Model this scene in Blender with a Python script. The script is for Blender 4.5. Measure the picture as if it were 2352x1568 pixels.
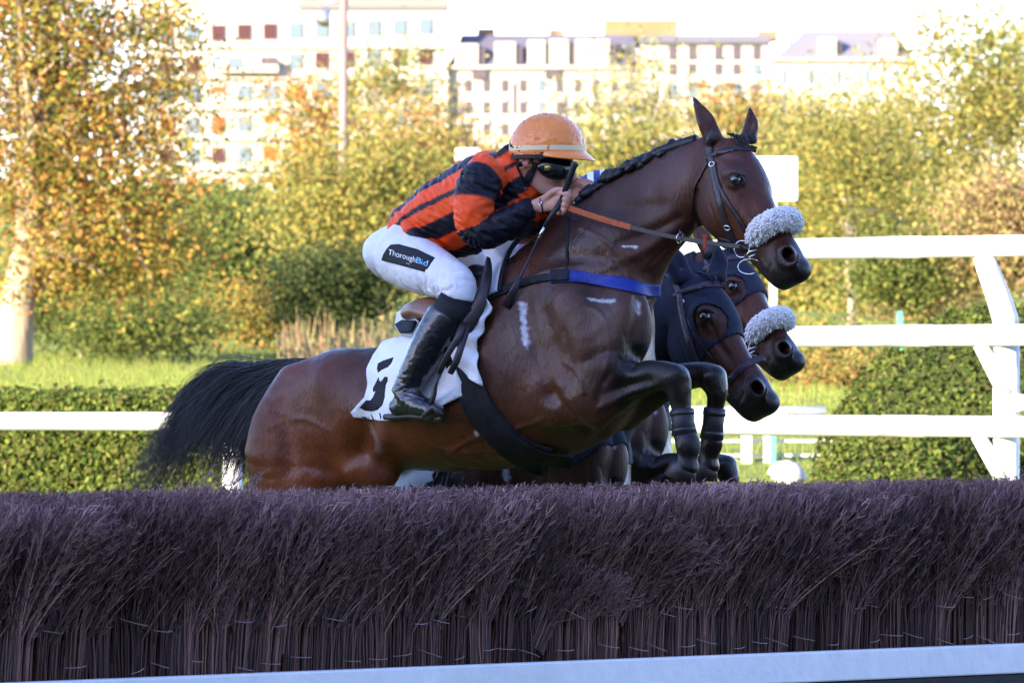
import bpy, bmesh, math, random
import numpy as np
from mathutils import Vector, Matrix, noise as mnoise
from mathutils.bvhtree import BVHTree
from mathutils.geometry import delaunay_2d_cdt
R = math.radians
scene = bpy.context.scene
for o in list(bpy.data.objects): bpy.data.objects.remove(o)
rng = np.random.default_rng(7); random.seed(7)
# ------------------------------------------------------------------ camera
CAMZ = 1.35; F = 18000.0; U0 = 1176.0; HV = 905.0      # focal length and horizon, in photo units (frame 2352 wide)
cam_d = bpy.data.cameras.new('camera'); cam = bpy.data.objects.new('camera', cam_d)
scene.collection.objects.link(cam); scene.camera = cam
cam.location = (0, 0, CAMZ); cam.rotation_euler = (R(90), 0, 0)
cam_d.sensor_width = 36; cam_d.lens = 36*F/2352; cam_d.shift_y = (HV-784)/2352
cam_d.clip_end = 5000; cam_d.clip_start = .1
cam_d.dof.use_dof = True; cam_d.dof.focus_distance = 25.6; cam_d.dof.aperture_fstop = 15
# ------------------------------------------------------------------ sky, sun, exposure
SUN_EL, SUN_AZ = 17.0, 42.0        # the light travels towards +Y turned SUN_AZ degrees to +X
w = bpy.data.worlds.new("World"); scene.world = w; w.use_nodes = True
nt = w.node_tree; sky = nt.nodes.new('ShaderNodeTexSky'); sky.sky_type = 'NISHITA'; sky.sun_disc = False
sky.sun_elevation = R(SUN_EL); sky.sun_rotation = R(180+SUN_AZ); sky.dust_density = .5; sky.ozone_density = 3.2
tint = nt.nodes.new('ShaderNodeVectorMath'); tint.operation = 'MULTIPLY'; tint.inputs[1].default_value = (1.11, .96, 1.14)
nt.links.new(sky.outputs[0], tint.inputs[0]); nt.links.new(tint.outputs[0], nt.nodes['Background'].inputs[0]); nt.nodes['Background'].inputs[1].default_value = .15
sd = bpy.data.lights.new('sun', 'SUN'); sun = bpy.data.objects.new('sun', sd); scene.collection.objects.link(sun)
sd.energy = 5.0; sd.angle = R(.5); sd.color = (1, .86, .62)
ldir = Vector((math.sin(R(SUN_AZ)), math.cos(R(SUN_AZ)), -math.tan(R(SUN_EL)))).normalized()
sun.rotation_euler = ldir.to_track_quat('-Z', 'Y').to_euler(); sun.location = (-30, -30, 30)
scene.view_settings.view_transform = 'Standard'; scene.view_settings.look = 'None'
scene.view_settings.exposure = 2.25; scene.view_settings.gamma = 1
# ------------------------------------------------------------------ helpers
COL = scene.collection
def P(u, v, Y): return Vector(((u-U0)*Y/F, Y, CAMZ+(HV-v)*Y/F))
def ray(u, v): return Vector(((u-U0)/F, 1, (HV-v)/F))
CAM = Vector((0, 0, CAMZ))
class Plane:
    def __init__(s, O, yaw):
        s.O = Vector(O); c, n = math.cos(R(yaw)), math.sin(R(yaw))
        s.h = Vector((c, -n, 0)); s.n = Vector((-n, -c, 0)); s.z = Vector((0, 0, 1))
    def __call__(s, u, v, lat=0.0):
        d = ray(u, v); t = (lat - s.n.dot(CAM-s.O))/s.n.dot(d); return CAM + d*t
def tag(o, label=None, cat=None, group=None, kind=None):
    if label: o['label'] = label
    if cat: o['category'] = cat
    if group: o['group'] = group
    if kind: o['kind'] = kind
    return o
def empty(name, loc, label, cat, group=None):
    o = bpy.data.objects.new(name, None); COL.objects.link(o); o.location = loc; o.empty_display_size = .1
    return tag(o, label, cat, group)
bpy_parent = {}
def link(name, me, mat=None, parent=None, smooth=True):
    o = bpy.data.objects.new(name, me); COL.objects.link(o)
    if mat is not None and len(me.materials) == 0:
        for m in (mat if isinstance(mat, (list, tuple)) else [mat]): me.materials.append(m)
    if smooth and len(me.polygons): me.polygons.foreach_set('use_smooth', np.ones(len(me.polygons), bool))
    if parent is not None:
        o.parent = parent; o.matrix_parent_inverse = wmat(parent).inverted()
    return o
def wmat(o):
    m = Matrix.LocRotScale(o.location, o.rotation_euler, o.scale)
    return (wmat(o.parent) @ o.matrix_parent_inverse @ m) if o.parent else m
def mesh_np(name, V, Fq, k=None, attrs=None):
    """V (n,3); Fq (m,k) all faces with k corners, or list of such arrays"""
    if not isinstance(Fq, list): Fq = [Fq]
    me = bpy.data.meshes.new(name); V = np.asarray(V, np.float32)
    me.vertices.add(len(V)); me.vertices.foreach_set('co', V.ravel())
    Fq = [np.asarray(f, np.int32) for f in Fq if len(f)]
    tot = sum(f.size for f in Fq); nf = sum(len(f) for f in Fq)
    me.loops.add(tot); me.loops.foreach_set('vertex_index', np.concatenate([f.ravel() for f in Fq]))
    me.polygons.add(nf); st = []; c = 0
    for f in Fq:
        st.append(c+np.arange(len(f))*f.shape[1]); c += f.size
    me.polygons.foreach_set('loop_start', np.concatenate(st).astype(np.int32))
    if attrs:
        for an, arr in attrs.items():
            arr = np.asarray(arr, np.float32)
            if arr.ndim == 2:
                a = me.attributes.new(an, 'FLOAT_COLOR', 'POINT')
                if arr.shape[1] == 3: arr = np.concatenate([arr, np.ones((len(arr), 1), np.float32)], 1)
                a.data.foreach_set('color', arr.ravel())
            else:
                a = me.attributes.new(an, 'FLOAT', 'POINT'); a.data.foreach_set('value', arr)
    me.update(calc_edges=True); me.validate(); return me
class MB:
    """collects boxes, tubes, prisms into one mesh"""
    def __init__(s): s.v = []; s.f = []
    def add(s, vs, fs):
        o = len(s.v); s.v += [tuple(v) for v in vs]; s.f += [tuple(i+o for i in f) for f in fs]
    def box(s, c, sx, sy, sz, rot=None):
        c = Vector(c); vs = []
        for z in (-.5, .5):
            for (x, y) in ((-.5, -.5), (.5, -.5), (.5, .5), (-.5, .5)):
                p = Vector((x*sx, y*sy, z*sz)); p = rot @ p if rot is not None else p; vs.append(c+p)
        s.add(vs, [(3, 2, 1, 0), (4, 5, 6, 7), (0, 1, 5, 4), (1, 2, 6, 5), (2, 3, 7, 6), (3, 0, 4, 7)])
    def tube(s, pts, rs, n=12, caps=True):
        pts = [Vector(p) for p in pts]; rs = rs if isinstance(rs, (list, tuple)) else [rs]*len(pts)
        rings = []; up = None
        for i, p in enumerate(pts):
            d = (pts[min(i+1, len(pts)-1)]-pts[max(i-1, 0)]).normalized()
            if up is None: up = d.orthogonal().normalized()
            up = (up-d*up.dot(d)).normalized(); b = d.cross(up)
            rings.append([p+(up*math.cos(a)+b*math.sin(a))*rs[i] for a in [2*math.pi*j/n for j in range(n)]])
        vs = [v for r_ in rings for v in r_]; fs = []
        for i in range(len(pts)-1):
            for j in range(n): k = (j+1) % n; fs.append((i*n+j, i*n+k, (i+1)*n+k, (i+1)*n+j))
        if caps: fs += [tuple(range(n-1, -1, -1)), tuple((len(pts)-1)*n+j for j in range(n))]
        s.add(vs, fs)
    def torus(s, c, ax, R0, r, n=24, m=8, e1=None, sq=1.0, arc=(0, 2*math.pi)):
        c = Vector(c); ax = Vector(ax).normalized(); e1 = (Vector(e1)-ax*Vector(e1).dot(ax)).normalized() if e1 is not None else ax.orthogonal().normalized(); e2 = ax.cross(e1)
        pts = [c+e1*R0*math.cos(a)+e2*R0*sq*math.sin(a) for a in np.linspace(arc[0], arc[1], n+1)]
        s.tube(pts, r, m)
    def build(s, name, mat=None, parent=None, smooth=False, bevel=0):
        me = bpy.data.meshes.new(name); me.from_pydata(s.v, [], s.f); me.update()
        o = link(name, me, mat, parent, smooth)
        if bevel:
            b = o.modifiers.new('b', 'BEVEL'); b.width = bevel; b.segments = 2; b.limit_method = 'ANGLE'
        return o
# ------------------------------------------------------------------ materials
def mat(name, col=(.5, .5, .5), rough=.6, spec=.5, metal=0, attr=None, var=None, bump=None, coat=0, sheen=0, transl=0, stretch=None, var2=None, rvar=None):
    m = bpy.data.materials.new(name); m.use_nodes = True; N = m.node_tree.nodes; L = m.node_tree.links
    b = N['Principled BSDF']; b.inputs['Base Color'].default_value = (*col, 1); b.inputs['Roughness'].default_value = rough
    b.inputs['Specular IOR Level'].default_value = spec; b.inputs['Metallic'].default_value = metal
    b.inputs['Coat Weight'].default_value = coat; b.inputs['Sheen Weight'].default_value = sheen
    tc = N.new('ShaderNodeTexCoord'); mp = N.new('ShaderNodeMapping'); L.new(tc.outputs['Object'], mp.inputs[0])
    if stretch: mp.inputs['Scale'].default_value = stretch
    src = None
    if attr:
        a = N.new('ShaderNodeAttribute'); a.attribute_name = attr; src = a.outputs['Color']
    def nz(scale, detail=4):
        n = N.new('ShaderNodeTexNoise'); n.inputs['Scale'].default_value = scale; n.inputs['Detail'].default_value = detail
        L.new(mp.outputs[0], n.inputs['Vector']); return n
    for vv in (var, var2):
        if vv:      # (scale, dark multiplier, light multiplier)
            n = nz(vv[0]); rmp = N.new('ShaderNodeMapRange'); rmp.inputs[1].default_value = .32; rmp.inputs[2].default_value = .68
            rmp.inputs[3].default_value = vv[1]; rmp.inputs[4].default_value = vv[2]; L.new(n.outputs[0], rmp.inputs[0])
            mx = N.new('ShaderNodeVectorMath'); mx.operation = 'SCALE'
            if src is None: mx.inputs[0].default_value = col
            else: L.new(src, mx.inputs[0])
            L.new(rmp.outputs[0], mx.inputs['Scale']); src = mx.outputs[0]
    if src is not None: L.new(src, b.inputs['Base Color'])
    if bump:
        n = nz(bump[0], 6); bp = N.new('ShaderNodeBump'); bp.inputs['Strength'].default_value = bump[1]; bp.inputs['Distance'].default_value = bump[2] if len(bump) > 2 else .01
        L.new(n.outputs[0], bp.inputs['Height']); L.new(bp.outputs[0], b.inputs['Normal'])
    if rvar:
        n = nz(rvar[0]); rm = N.new('ShaderNodeMapRange'); rm.inputs[1].default_value = .38; rm.inputs[2].default_value = .62; rm.inputs[3].default_value = rvar[1]; rm.inputs[4].default_value = rvar[2]; L.new(n.outputs[0], rm.inputs[0]); L.new(rm.outputs[0], b.inputs['Roughness'])
    if transl:
        t = N.new('ShaderNodeBsdfTranslucent'); ms = N.new('ShaderNodeMixShader'); ms.inputs[0].default_value = transl
        if src is not None: L.new(src, t.inputs[0])
        else: t.inputs[0].default_value = (*col, 1)
        L.new(b.outputs[0], ms.inputs[1]); L.new(t.outputs[0], ms.inputs[2]); L.new(ms.outputs[0], N['Material Output'].inputs[0])
    return m
# ------------------------------------------------------------------ implicit-surface modelling (organic bodies)
def cr(pts, n):
    """Catmull-Rom subdivision of station rows"""
    A = np.asarray(pts, float); out = []
    for i in range(len(A)-1):
        p0 = A[max(i-1, 0)]; p1 = A[i]; p2 = A[i+1]; p3 = A[min(i+2, len(A)-1)]
        for j in range(n):
            t = j/n; out.append(.5*((2*p1)+(-p0+p2)*t+(2*p0-5*p1+4*p2-p3)*t*t+(-p0+3*p1-3*p2+p3)*t**3))
    out.append(A[-1]); return np.array(out)
class Field:
    def __init__(s, O, h, n, xs, ys, zs):
        s.O = np.array(O, float); s.B = np.array([list(h), list(n), [0, 0, 1]], float)
        s.ax = [np.asarray(a, np.float32) for a in (xs, ys, zs)]
        s.F = np.full((len(xs), len(ys), len(zs)), .5, np.float32)
    def loc(s, p): return s.B @ (np.array(p, float)-s.O)
    def vec(s, p): return s.B @ np.array(p, float)
    def sub(s, lo, hi):
        sl = []
        for a, l, h in zip(s.ax, lo, hi):
            i = max(0, np.searchsorted(a, l)-1); j = min(len(a), np.searchsorted(a, h)+1)
            if j <= i: return None, None
            sl.append(slice(i, j))
        X, Y, Z = np.meshgrid(s.ax[0][sl[0]], s.ax[1][sl[1]], s.ax[2][sl[2]], indexing='ij', sparse=True)
        return tuple(sl), (X, Y, Z)
    def smin(s, sl, d, k, carve=False):
        A = s.F[sl]
        if carve:
            d = -d; hh = np.clip(.5-.5*(d-A)/k, 0, 1); s.F[sl] = A*hh+d*(1-hh)+k*hh*(1-hh)
        else:
            hh = np.clip(.5+.5*(d-A)/k, 0, 1); s.F[sl] = d*(1-hh)+A*hh-k*hh*(1-hh)
    @staticmethod
    def ell(x, y, z, a, b, c):
        q = (x/a)**2+(y/b)**2+(z/c)**2; k0 = np.sqrt(q)+1e-9; k1 = np.sqrt((x/a**2)**2+(y/b**2)**2+(z/c**2)**2)+1e-9
        return k0*(k0-1)/k1
    def ball(s, c, r, k=.03, ax=None, up=None, carve=False):
        """ellipsoid, r=(along ax, along up, lateral)"""
        r = (r, r, r) if not isinstance(r, (tuple, list)) else r
        c = s.loc(c); a = s.vec(ax if ax is not None else s.B[0]); a /= np.linalg.norm(a)
        u = s.vec(up if up is not None else (0, 0, 1)); u = u-a*a.dot(u); u /= np.linalg.norm(u); l = np.cross(a, u)
        m = max(r)+k+.01; sl, g = s.sub(c-m, c+m)
        if sl is None: return
        X, Y, Z = g[0]-c[0], g[1]-c[1], g[2]-c[2]
        d = s.ell(X*a[0]+Y*a[1]+Z*a[2], X*u[0]+Y*u[1]+Z*u[2], X*l[0]+Y*l[1]+Z*l[2], *r)
        s.smin(sl, d.astype(np.float32), k, carve)
    def chain(s, st, k=.04, sub=4, egg=0, cap=.7, carve=False):
        """st rows: (centre world vec, up world vec, a, b). a = radius along up, b = lateral"""
        rows = [list(s.loc(c))+list(s.vec(u))+[a, b] for (c, u, a, b) in st]
        A = cr(rows, sub); m = A[:, 6:8].max()+k+.01
        lo = A[:, :3].min(0)-m; hi = A[:, :3].max(0)+m
        sl, g = s.sub(lo, hi)
        if sl is None: return
        D = np.full(s.F[sl].shape, 1.0, np.float32); base = [q.start for q in sl]
        for i in range(len(A)-1):
            p0, p1 = A[i, :3], A[i+1, :3]; sv = p1-p0; Ls = np.linalg.norm(sv)
            if Ls < 1e-6: continue
            axv = sv/Ls; rm = max(A[i, 6:8].max(), A[i+1, 6:8].max())*(1+abs(egg))+k+.02
            s2, g2 = s.sub(np.minimum(p0, p1)-rm, np.maximum(p0, p1)+rm)
            if s2 is None: continue
            X, Y, Z = g2[0]-p0[0], g2[1]-p0[1], g2[2]-p0[2]
            t = (X*axv[0]+Y*axv[1]+Z*axv[2])/Ls; tc = np.clip(t, 0, 1)
            x = (t-tc)*Ls
            u = A[i, 3:6]*.5+A[i+1, 3:6]*.5; u = u-axv*axv.dot(u); u /= np.linalg.norm(u); l = np.cross(axv, u)
            a = A[i, 6]*(1-tc)+A[i+1, 6]*tc; b = A[i, 7]*(1-tc)+A[i+1, 7]*tc
            y = X*u[0]+Y*u[1]+Z*u[2]; z = X*l[0]+Y*l[1]+Z*l[2]
            if egg: b = b*(1+egg*np.clip(y/a, -1, 1))
            d = s.ell(x, y, z, np.minimum(a, b)*cap, a, b)
            loc = tuple(slice(q.start-o, q.stop-o) for q, o in zip(s2, base))
            # clip to the chain's own block
            loc2 = []; sel = []
            for q, dim in zip(loc, D.shape):
                st_, en = max(q.start, 0), min(q.stop, dim); loc2.append(slice(st_, en)); sel.append(slice(st_-q.start, en-q.start))
            loc2 = tuple(loc2); D[loc2] = np.minimum(D[loc2], d[tuple(sel)])
        s.smin(sl, D, k, carve)
    def extract(s):
        Fd = s.F; ins = Fd < 0
        c = ins.astype(np.int8)
        cnt = sum(c[i:c.shape[0]-1+i, j:c.shape[1]-1+j, k:c.shape[2]-1+k] for i in (0, 1) for j in (0, 1) for k in (0, 1))
        act = (cnt > 0) & (cnt < 8); I, J, K = np.nonzero(act)
        idx = -np.ones(act.shape, np.int32); idx[I, J, K] = np.arange(len(I))
        acc = np.zeros((len(I), 3)); n = np.zeros(len(I))
        corners = [(i, j, k) for i in (0, 1) for j in (0, 1) for k in (0, 1)]
        for a in corners:
            for ax in range(3):
                if a[ax]: continue
                b = list(a); b[ax] = 1
                fa = Fd[I+a[0], J+a[1], K+a[2]]; fb = Fd[I+b[0], J+b[1], K+b[2]]
                m = (fa < 0) != (fb < 0); t = np.where(m, fa/np.where(m, fa-fb, 1), 0)
                pa = np.stack([s.ax[0][I+a[0]], s.ax[1][J+a[1]], s.ax[2][K+a[2]]], 1)
                pb = np.stack([s.ax[0][I+b[0]], s.ax[1][J+b[1]], s.ax[2][K+b[2]]], 1)
                acc += (pa+(pb-pa)*t[:, None])*m[:, None]; n += m
        V = acc/n[:, None]; quads = []
        for ax in range(3):
            o = [(0, 1, 2), (1, 2, 0), (2, 0, 1)][ax]
            sh = [slice(None)]*3; sh2 = [slice(None)]*3; sh[ax] = slice(0, -1); sh2[ax] = slice(1, None)
            A, Bq = ins[tuple(sh)], ins[tuple(sh2)]
            E = np.array(np.nonzero(A != Bq)); flip = A[tuple(E)]
            b1, b2 = o[1], o[2]
            ok = (E[b1] > 0) & (E[b2] > 0) & (E[b1] < ins.shape[b1]-1) & (E[b2] < ins.shape[b2]-1)
            E = E[:, ok]; flip = flip[ok]
            def g(d1, d2):
                q = E.copy(); q[b1] -= d1; q[b2] -= d2; return idx[tuple(q)]
            Q = np.stack([g(1, 1), g(0, 1), g(0, 0), g(1, 0)], 1)
            Q[~flip] = Q[~flip][:, ::-1]; quads.append(Q)
        Q = np.concatenate(quads); W = V @ s.B + s.O
        return W, Q
def vnormals(V, Q):
    n = np.cross(V[Q[:, 2]]-V[Q[:, 0]], V[Q[:, 3]]-V[Q[:, 1]]); N = np.zeros_like(V)
    for i in range(4): np.add.at(N, Q[:, i], n)
    return N/(np.linalg.norm(N, axis=1)[:, None]+1e-12)
def smooth_np(V, Q, it=2, f=.5):
    E = np.concatenate([Q[:, [0, 1]], Q[:, [1, 2]], Q[:, [2, 3]], Q[:, [3, 0]]]); cnt = np.zeros(len(V))
    for a in (0, 1): np.add.at(cnt, E[:, a], 1)
    for _ in range(it):
        S = np.zeros_like(V)
        for d in range(3):
            S[:, d] = np.bincount(E[:, 0], V[E[:, 1], d], len(V))+np.bincount(E[:, 1], V[E[:, 0], d], len(V))
        V = V*(1-f)+S/cnt[:, None]*f
    return V
def rest(V, pts, r, ends=True):
    """distance weight of verts to a 3D polyline, gaussian with radius r"""
    P_ = np.array([list(p) for p in pts], float); best = np.full(len(V), 9.0)
    for i in range(max(1, len(P_)-1)):
        a = P_[i]; b = P_[min(i+1, len(P_)-1)]; d = b-a; L2 = d.dot(d)+1e-12
        t = np.clip(((V-a)@d)/L2, 0, 1); best = np.minimum(best, np.linalg.norm(V-(a+t[:, None]*d), axis=1))
    return np.exp(-(best/r)**2)
def bvh_of(V, Q): return BVHTree.FromPolygons([tuple(v) for v in V.tolist()], [tuple(q) for q in Q.tolist()])
def hit(bvh, u, v):
    d = ray(u, v).normalized(); r = bvh.ray_cast(CAM+d*15, d, 60); return (r[0], r[1]) if r[0] is not None else (None, None)
def hits(bvh, uvs, off=0.0):
    out = []
    for u, v in uvs:
        p, n = hit(bvh, u, v)
        if p is None: continue
        if n.dot(ray(u, v)) > 0: n = -n
        out.append(p+n*off)
    return out
def inpoly(x, y, poly):
    c = False; j = len(poly)-1
    for i in range(len(poly)):
        if (poly[i][1] > y) != (poly[j][1] > y) and x < (poly[j][0]-poly[i][0])*(y-poly[i][1])/(poly[j][1]-poly[i][1])+poly[i][0]: c = not c
        j = i
    return c
def spline2(poly, n=4, closed=True):
    A = np.array(poly, float); out = []; m = len(A)
    for i in range(m if closed else m-1):
        p0 = A[(i-1) % m] if closed or i > 0 else A[i]; p1 = A[i]; p2 = A[(i+1) % m]; p3 = A[(i+2) % m] if closed or i+2 < m else p2
        for j in range(n):
            t = j/n; out.append(.5*((2*p1)+(-p0+p2)*t+(2*p0-5*p1+4*p2-p3)*t*t+(-p0+3*p1-3*p2+p3)*t**3))
    if not closed: out.append(A[-1])
    return [tuple(p) for p in out]
def patch(name, poly, bvh, off, th, mat_, parent, step=8, relax=4, fallback=None, wav=None, attr=None, lift=None):
    """a sheet cut to an outline, draped on the surface under it, with real thickness"""
    pts = []; m = len(poly)
    for i in range(m):
        a = np.array(poly[i]); b = np.array(poly[(i+1) % m]); L_ = np.linalg.norm(b-a); k = max(1, int(L_/step))
        for j in range(k): pts.append(tuple(a+(b-a)*j/k))
    nb = len(pts); edges = [(i, (i+1) % nb) for i in range(nb)]
    xs = [p[0] for p in pts]; ys = [p[1] for p in pts]
    yy = min(ys)+step*.5; r_ = 0
    while yy < max(ys):
        xx = min(xs)+step*(.5 if r_ % 2 else 1)
        while xx < max(xs):
            if inpoly(xx, yy, pts) and min((xx-p[0])**2+(yy-p[1])**2 for p in pts) > (step*.45)**2: pts.append((xx, yy))
            xx += step
        yy += step*.87; r_ += 1
    vo, eo, fo, *_ = delaunay_2d_cdt([Vector(p) for p in pts], edges, [list(range(nb))], 1, 1e-4)
    fo = [f for f in fo if len(f) == 3 and inpoly(sum(vo[i][0] for i in f)/3, sum(vo[i][1] for i in f)/3, pts[:nb])]
    T = np.full(len(vo), np.nan); Nn = np.zeros((len(vo), 3))
    for i, p in enumerate(vo):
        d = ray(p[0], p[1]).normalized(); h = bvh.ray_cast(CAM+d*15, d, 60)
        if h[0] is not None:
            T[i] = (h[0]-CAM).length; n = h[1]; n = -n if n.dot(d) > 0 else n
            if -n.dot(d) < .12: T[i] = np.nan
            else: Nn[i] = n
    ok = ~np.isnan(T)
    if not ok.any(): print('patch missed', name); return None
    UV = np.array([[p[0], p[1]] for p in vo])
    for i in np.nonzero(~ok)[0]:
        j = np.nonzero(ok)[0][np.argmin(((UV[ok]-UV[i])**2).sum(1))]; T[i] = T[j]+.0004*np.linalg.norm(UV[i]-UV[j]); Nn[i] = Nn[j]
    nb_ = [set() for _ in vo]
    for f in fo:
        for a in range(3): nb_[f[a]].update((f[(a+1) % 3], f[(a+2) % 3]))
    for _ in range(relax):
        T2 = T.copy(); N2 = Nn.copy()
        for i, s_ in enumerate(nb_):
            if s_: q = list(s_); T2[i] = .5*T[i]+.5*T[q].mean(); N2[i] = .5*Nn[i]+.5*Nn[q].mean(0)
        T = np.minimum(T2, T+.002) if relax > 1 else T2; Nn = N2
    top = []; bot = []; uv = []
    for i, p in enumerate(vo):
        d = ray(p[0], p[1]).normalized(); n = Vector(Nn[i]).normalized(); o = off
        if wav: o += wav(p[0], p[1])
        q = CAM+d*T[i]; top.append(q+n*(o+th)); bot.append(q+n*o); uv.append((p[0], p[1]))
    V = top+bot; n0 = len(top); fs = []
    for f in fo:
        a, b, c = f; nn = (top[b]-top[a]).cross(top[c]-top[a])
        if nn.dot(ray(*uv[a])) > 0: a, c = c, a
        fs.append((a, b, c)); fs.append((c+n0, b+n0, a+n0))
    ec = {}
    for f in fs[::2]:
        for i in range(3):
            e = (f[i], f[(i+1) % 3]); ec[e] = 1
    for (a, b) in list(ec):
        if (b, a) not in ec: fs.append((b, a, a+n0, b+n0))
    me = bpy.data.meshes.new(name); me.from_pydata([tuple(v) for v in V], [], fs); me.update()
    if attr:
        at = me.attributes.new('Col', 'FLOAT_COLOR', 'POINT'); c = []
        for (a, b) in uv+uv: c += list(attr(a, b))+[1]
        at.data.foreach_set('color', c)
    return link(name, me, mat_, parent, True)
def strap(name, line, wd, bvh, off, th, mat_, parent, step=7, relax=2, taper=None, smooth=True):
    pl = spline2(line, 4, False) if (smooth and len(line) > 2) else line
    L_, R_ = [], []
    for i, p in enumerate(pl):
        a = np.array(pl[max(i-1, 0)]); b = np.array(pl[min(i+1, len(pl)-1)]); d = b-a; d = d/(np.linalg.norm(d)+1e-9); n = np.array((-d[1], d[0]))
        w_ = wd if taper is None else taper(i/(len(pl)-1))
        L_.append(tuple(np.array(p)+n*w_/2)); R_.append(tuple(np.array(p)-n*w_/2))
    return patch(name, L_+R_[::-1], bvh, off, th, mat_, parent, step, relax)
def hair(name, curves, rads, mat_, parent, sides=3, attrs=None):
    """curves: array (n, m, 3); tapered thin tubes, one mesh"""
    Cv = np.asarray(curves, float); n, m, _ = Cv.shape; D = np.gradient(Cv, axis=1); D /= np.linalg.norm(D, axis=2)[..., None]+1e-9
    ref = np.array([.3, -.8, .5]); a = np.cross(D, ref); a /= np.linalg.norm(a, axis=2)[..., None]+1e-9; b = np.cross(D, a)
    rads = np.broadcast_to(np.asarray(rads, float), (n, m)); V = []
    for k in range(sides):
        t = 2*math.pi*k/sides; V.append(Cv+(a*math.cos(t)+b*math.sin(t))*rads[..., None])
    V = np.stack(V, 2).reshape(-1, 3)      # n,m,sides
    i = np.arange(n)[:, None, None]*m*sides; j = np.arange(m-1)[None, :, None]*sides; k = np.arange(sides)[None, None, :]; k2 = (k+1) % sides
    Q = np.stack([i+j+k, i+j+k2, i+j+sides+k2, i+j+sides+k], -1).reshape(-1, 4)
    at = None
    if attrs is not None: at = {'Col': np.repeat(np.asarray(attrs), m*sides, axis=0)}
    return link(name, mesh_np(name, V, Q, attrs=at), mat_, parent, True)
# ================================================================== LEADING HORSE
OH = Vector(((1250-U0)*26/F, 26, 1.6)); PH = Plane(OH, 35)
OHD = PH(1640, 380, 0); HP = Plane(OHD, 45)
def st(pl, D, V, w, s=0.0):
    d = pl(D[0], D[1], s); v = pl(V[0], V[1], s); return ((d+v)/2, (d-v).normalized(), (d-v).length/2, w)
def sc(pl, u, v, s, a, b, up=(0, 0, 1)): return (pl(u, v, s), Vector(up), a, b)
xs = np.concatenate([np.arange(-1.42, 0, .009), np.arange(0, .45, .0065), np.arange(.45, 1.30, .0055)]); ys = np.arange(-.43, .43, .0065)
zs = np.concatenate([np.arange(-.01, .95, .013), np.arange(.95, 1.55, .007), np.arange(1.55, 2.38, .0055)])
fl = Field(OH*1.0-Vector((0, 0, 1.6)), PH.h, PH.n, xs, ys, zs)
# trunk
fl.chain([st(PH, (712, 838), (690, 1110), .19), st(PH, (800, 806), (785, 1110), .245), st(PH, (905, 792), (905, 1080), .25),
          st(PH, (1000, 748), (1035, 1084), .285), st(PH, (1085, 680), (1155, 1080), .30), st(PH, (1165, 605), (1275, 1058), .275),
          st(PH, (1250, 560), (1390, 1000), .235), st(PH, (1345, 570), (1450, 930), .18)], k=.03, sub=4, egg=-.12, cap=.6)
# neck
fl.chain([st(PH, (1200, 590), (1440, 790), .16), st(PH, (1290, 492), (1482, 705), .145), st(PH, (1372, 432), (1506, 640), .112), st(PH, (1450, 386), (1530, 596), .083),
          st(PH, (1530, 346), (1568, 540), .074), st(PH, (1600, 318), (1612, 480), .068), st(PH, (1650, 300), (1640, 420), .062)], k=.05, sub=4, egg=-.28, cap=.5)
for s in (1, -1):    # shoulders, breast, hips, thighs
    fl.chain([sc(PH, 1262, 640, .10*s, .09, .05), sc(PH, 1325, 740, .17*s, .105, .07), sc(PH, 1395, 830, .16*s, .105, .075), sc(PH, 1372, 925, .165*s, .09, .06)], k=.05)
    fl.ball(PH(1428, 748, .115*s), (.105, .145, .095), k=.045, ax=PH.h, up=(0, 0, 1))
    fl.ball(PH(1300, 900, .19*s), (.15, .11, .06), k=.06, ax=(PH.h+Vector((0, 0, .3))))
    fl.ball(PH(790, 890, .13*s), (.17, .13, .12), k=.06, ax=PH.h)
    fl.chain([sc(PH, 740, 900, .12*s, .16, .10), sc(PH, 702, 1000, .15*s, .19, .11), sc(PH, 682, 1110, .16*s, .185, .11), sc(PH, 640, 1230, .16*s, .11, .075),
              sc(PH, 570, 1350, .15*s, .06, .045), sc(PH, 520, 1440, .15*s, .05, .036), sc(PH, 530, 1480, .15*s, .045, .034), sc(PH, 560, 1600, .15*s, .03, .027),
              sc(PH, 585, 1710, .15*s, .036, .032), sc(PH, 610, 1755, .15*s, .03, .028), sc(PH, 625, 1800, .15*s, .05, .045)], k=.05, cap=.8)
    fl.ball(PH(845, 1075, .13*s), (.12, .075, .07), k=.06, ax=(PH.h+Vector((0, 0, -.35))))
# near foreleg
L1 = .15
fl.chain([sc(PH, 1345, 930, .17, .10, .07), sc(PH, 1400, 892, L1+.01, .088, .065, (-.3, 0, 1)), sc(PH, 1455, 873, L1, .066, .055), sc(PH, 1510, 862, L1, .050, .046), sc(PH, 1552, 866, L1, .046, .043, (1, 0, 1))], k=.03, sub=5)
fl.chain([sc(PH, 1552, 866, L1, .046, .043, (1, 0, .3)), sc(PH, 1560, 900, L1-.005, .040, .037, (1, 0, 0)), sc(PH, 1564, 932, L1-.01, .034, .030, (1, 0, 0)), sc(PH, 1569, 985, L1-.01, .034, .032, (1, 0, 0)),
          sc(PH, 1580, 1022, L1, .042, .036, (1, 0, 0)), sc(PH, 1578, 1048, L1, .034, .031, (1, 0, 0)), sc(PH, 1575, 1072, L1, .046, .040, (1, 0, 0))], k=.02, sub=5)
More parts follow.
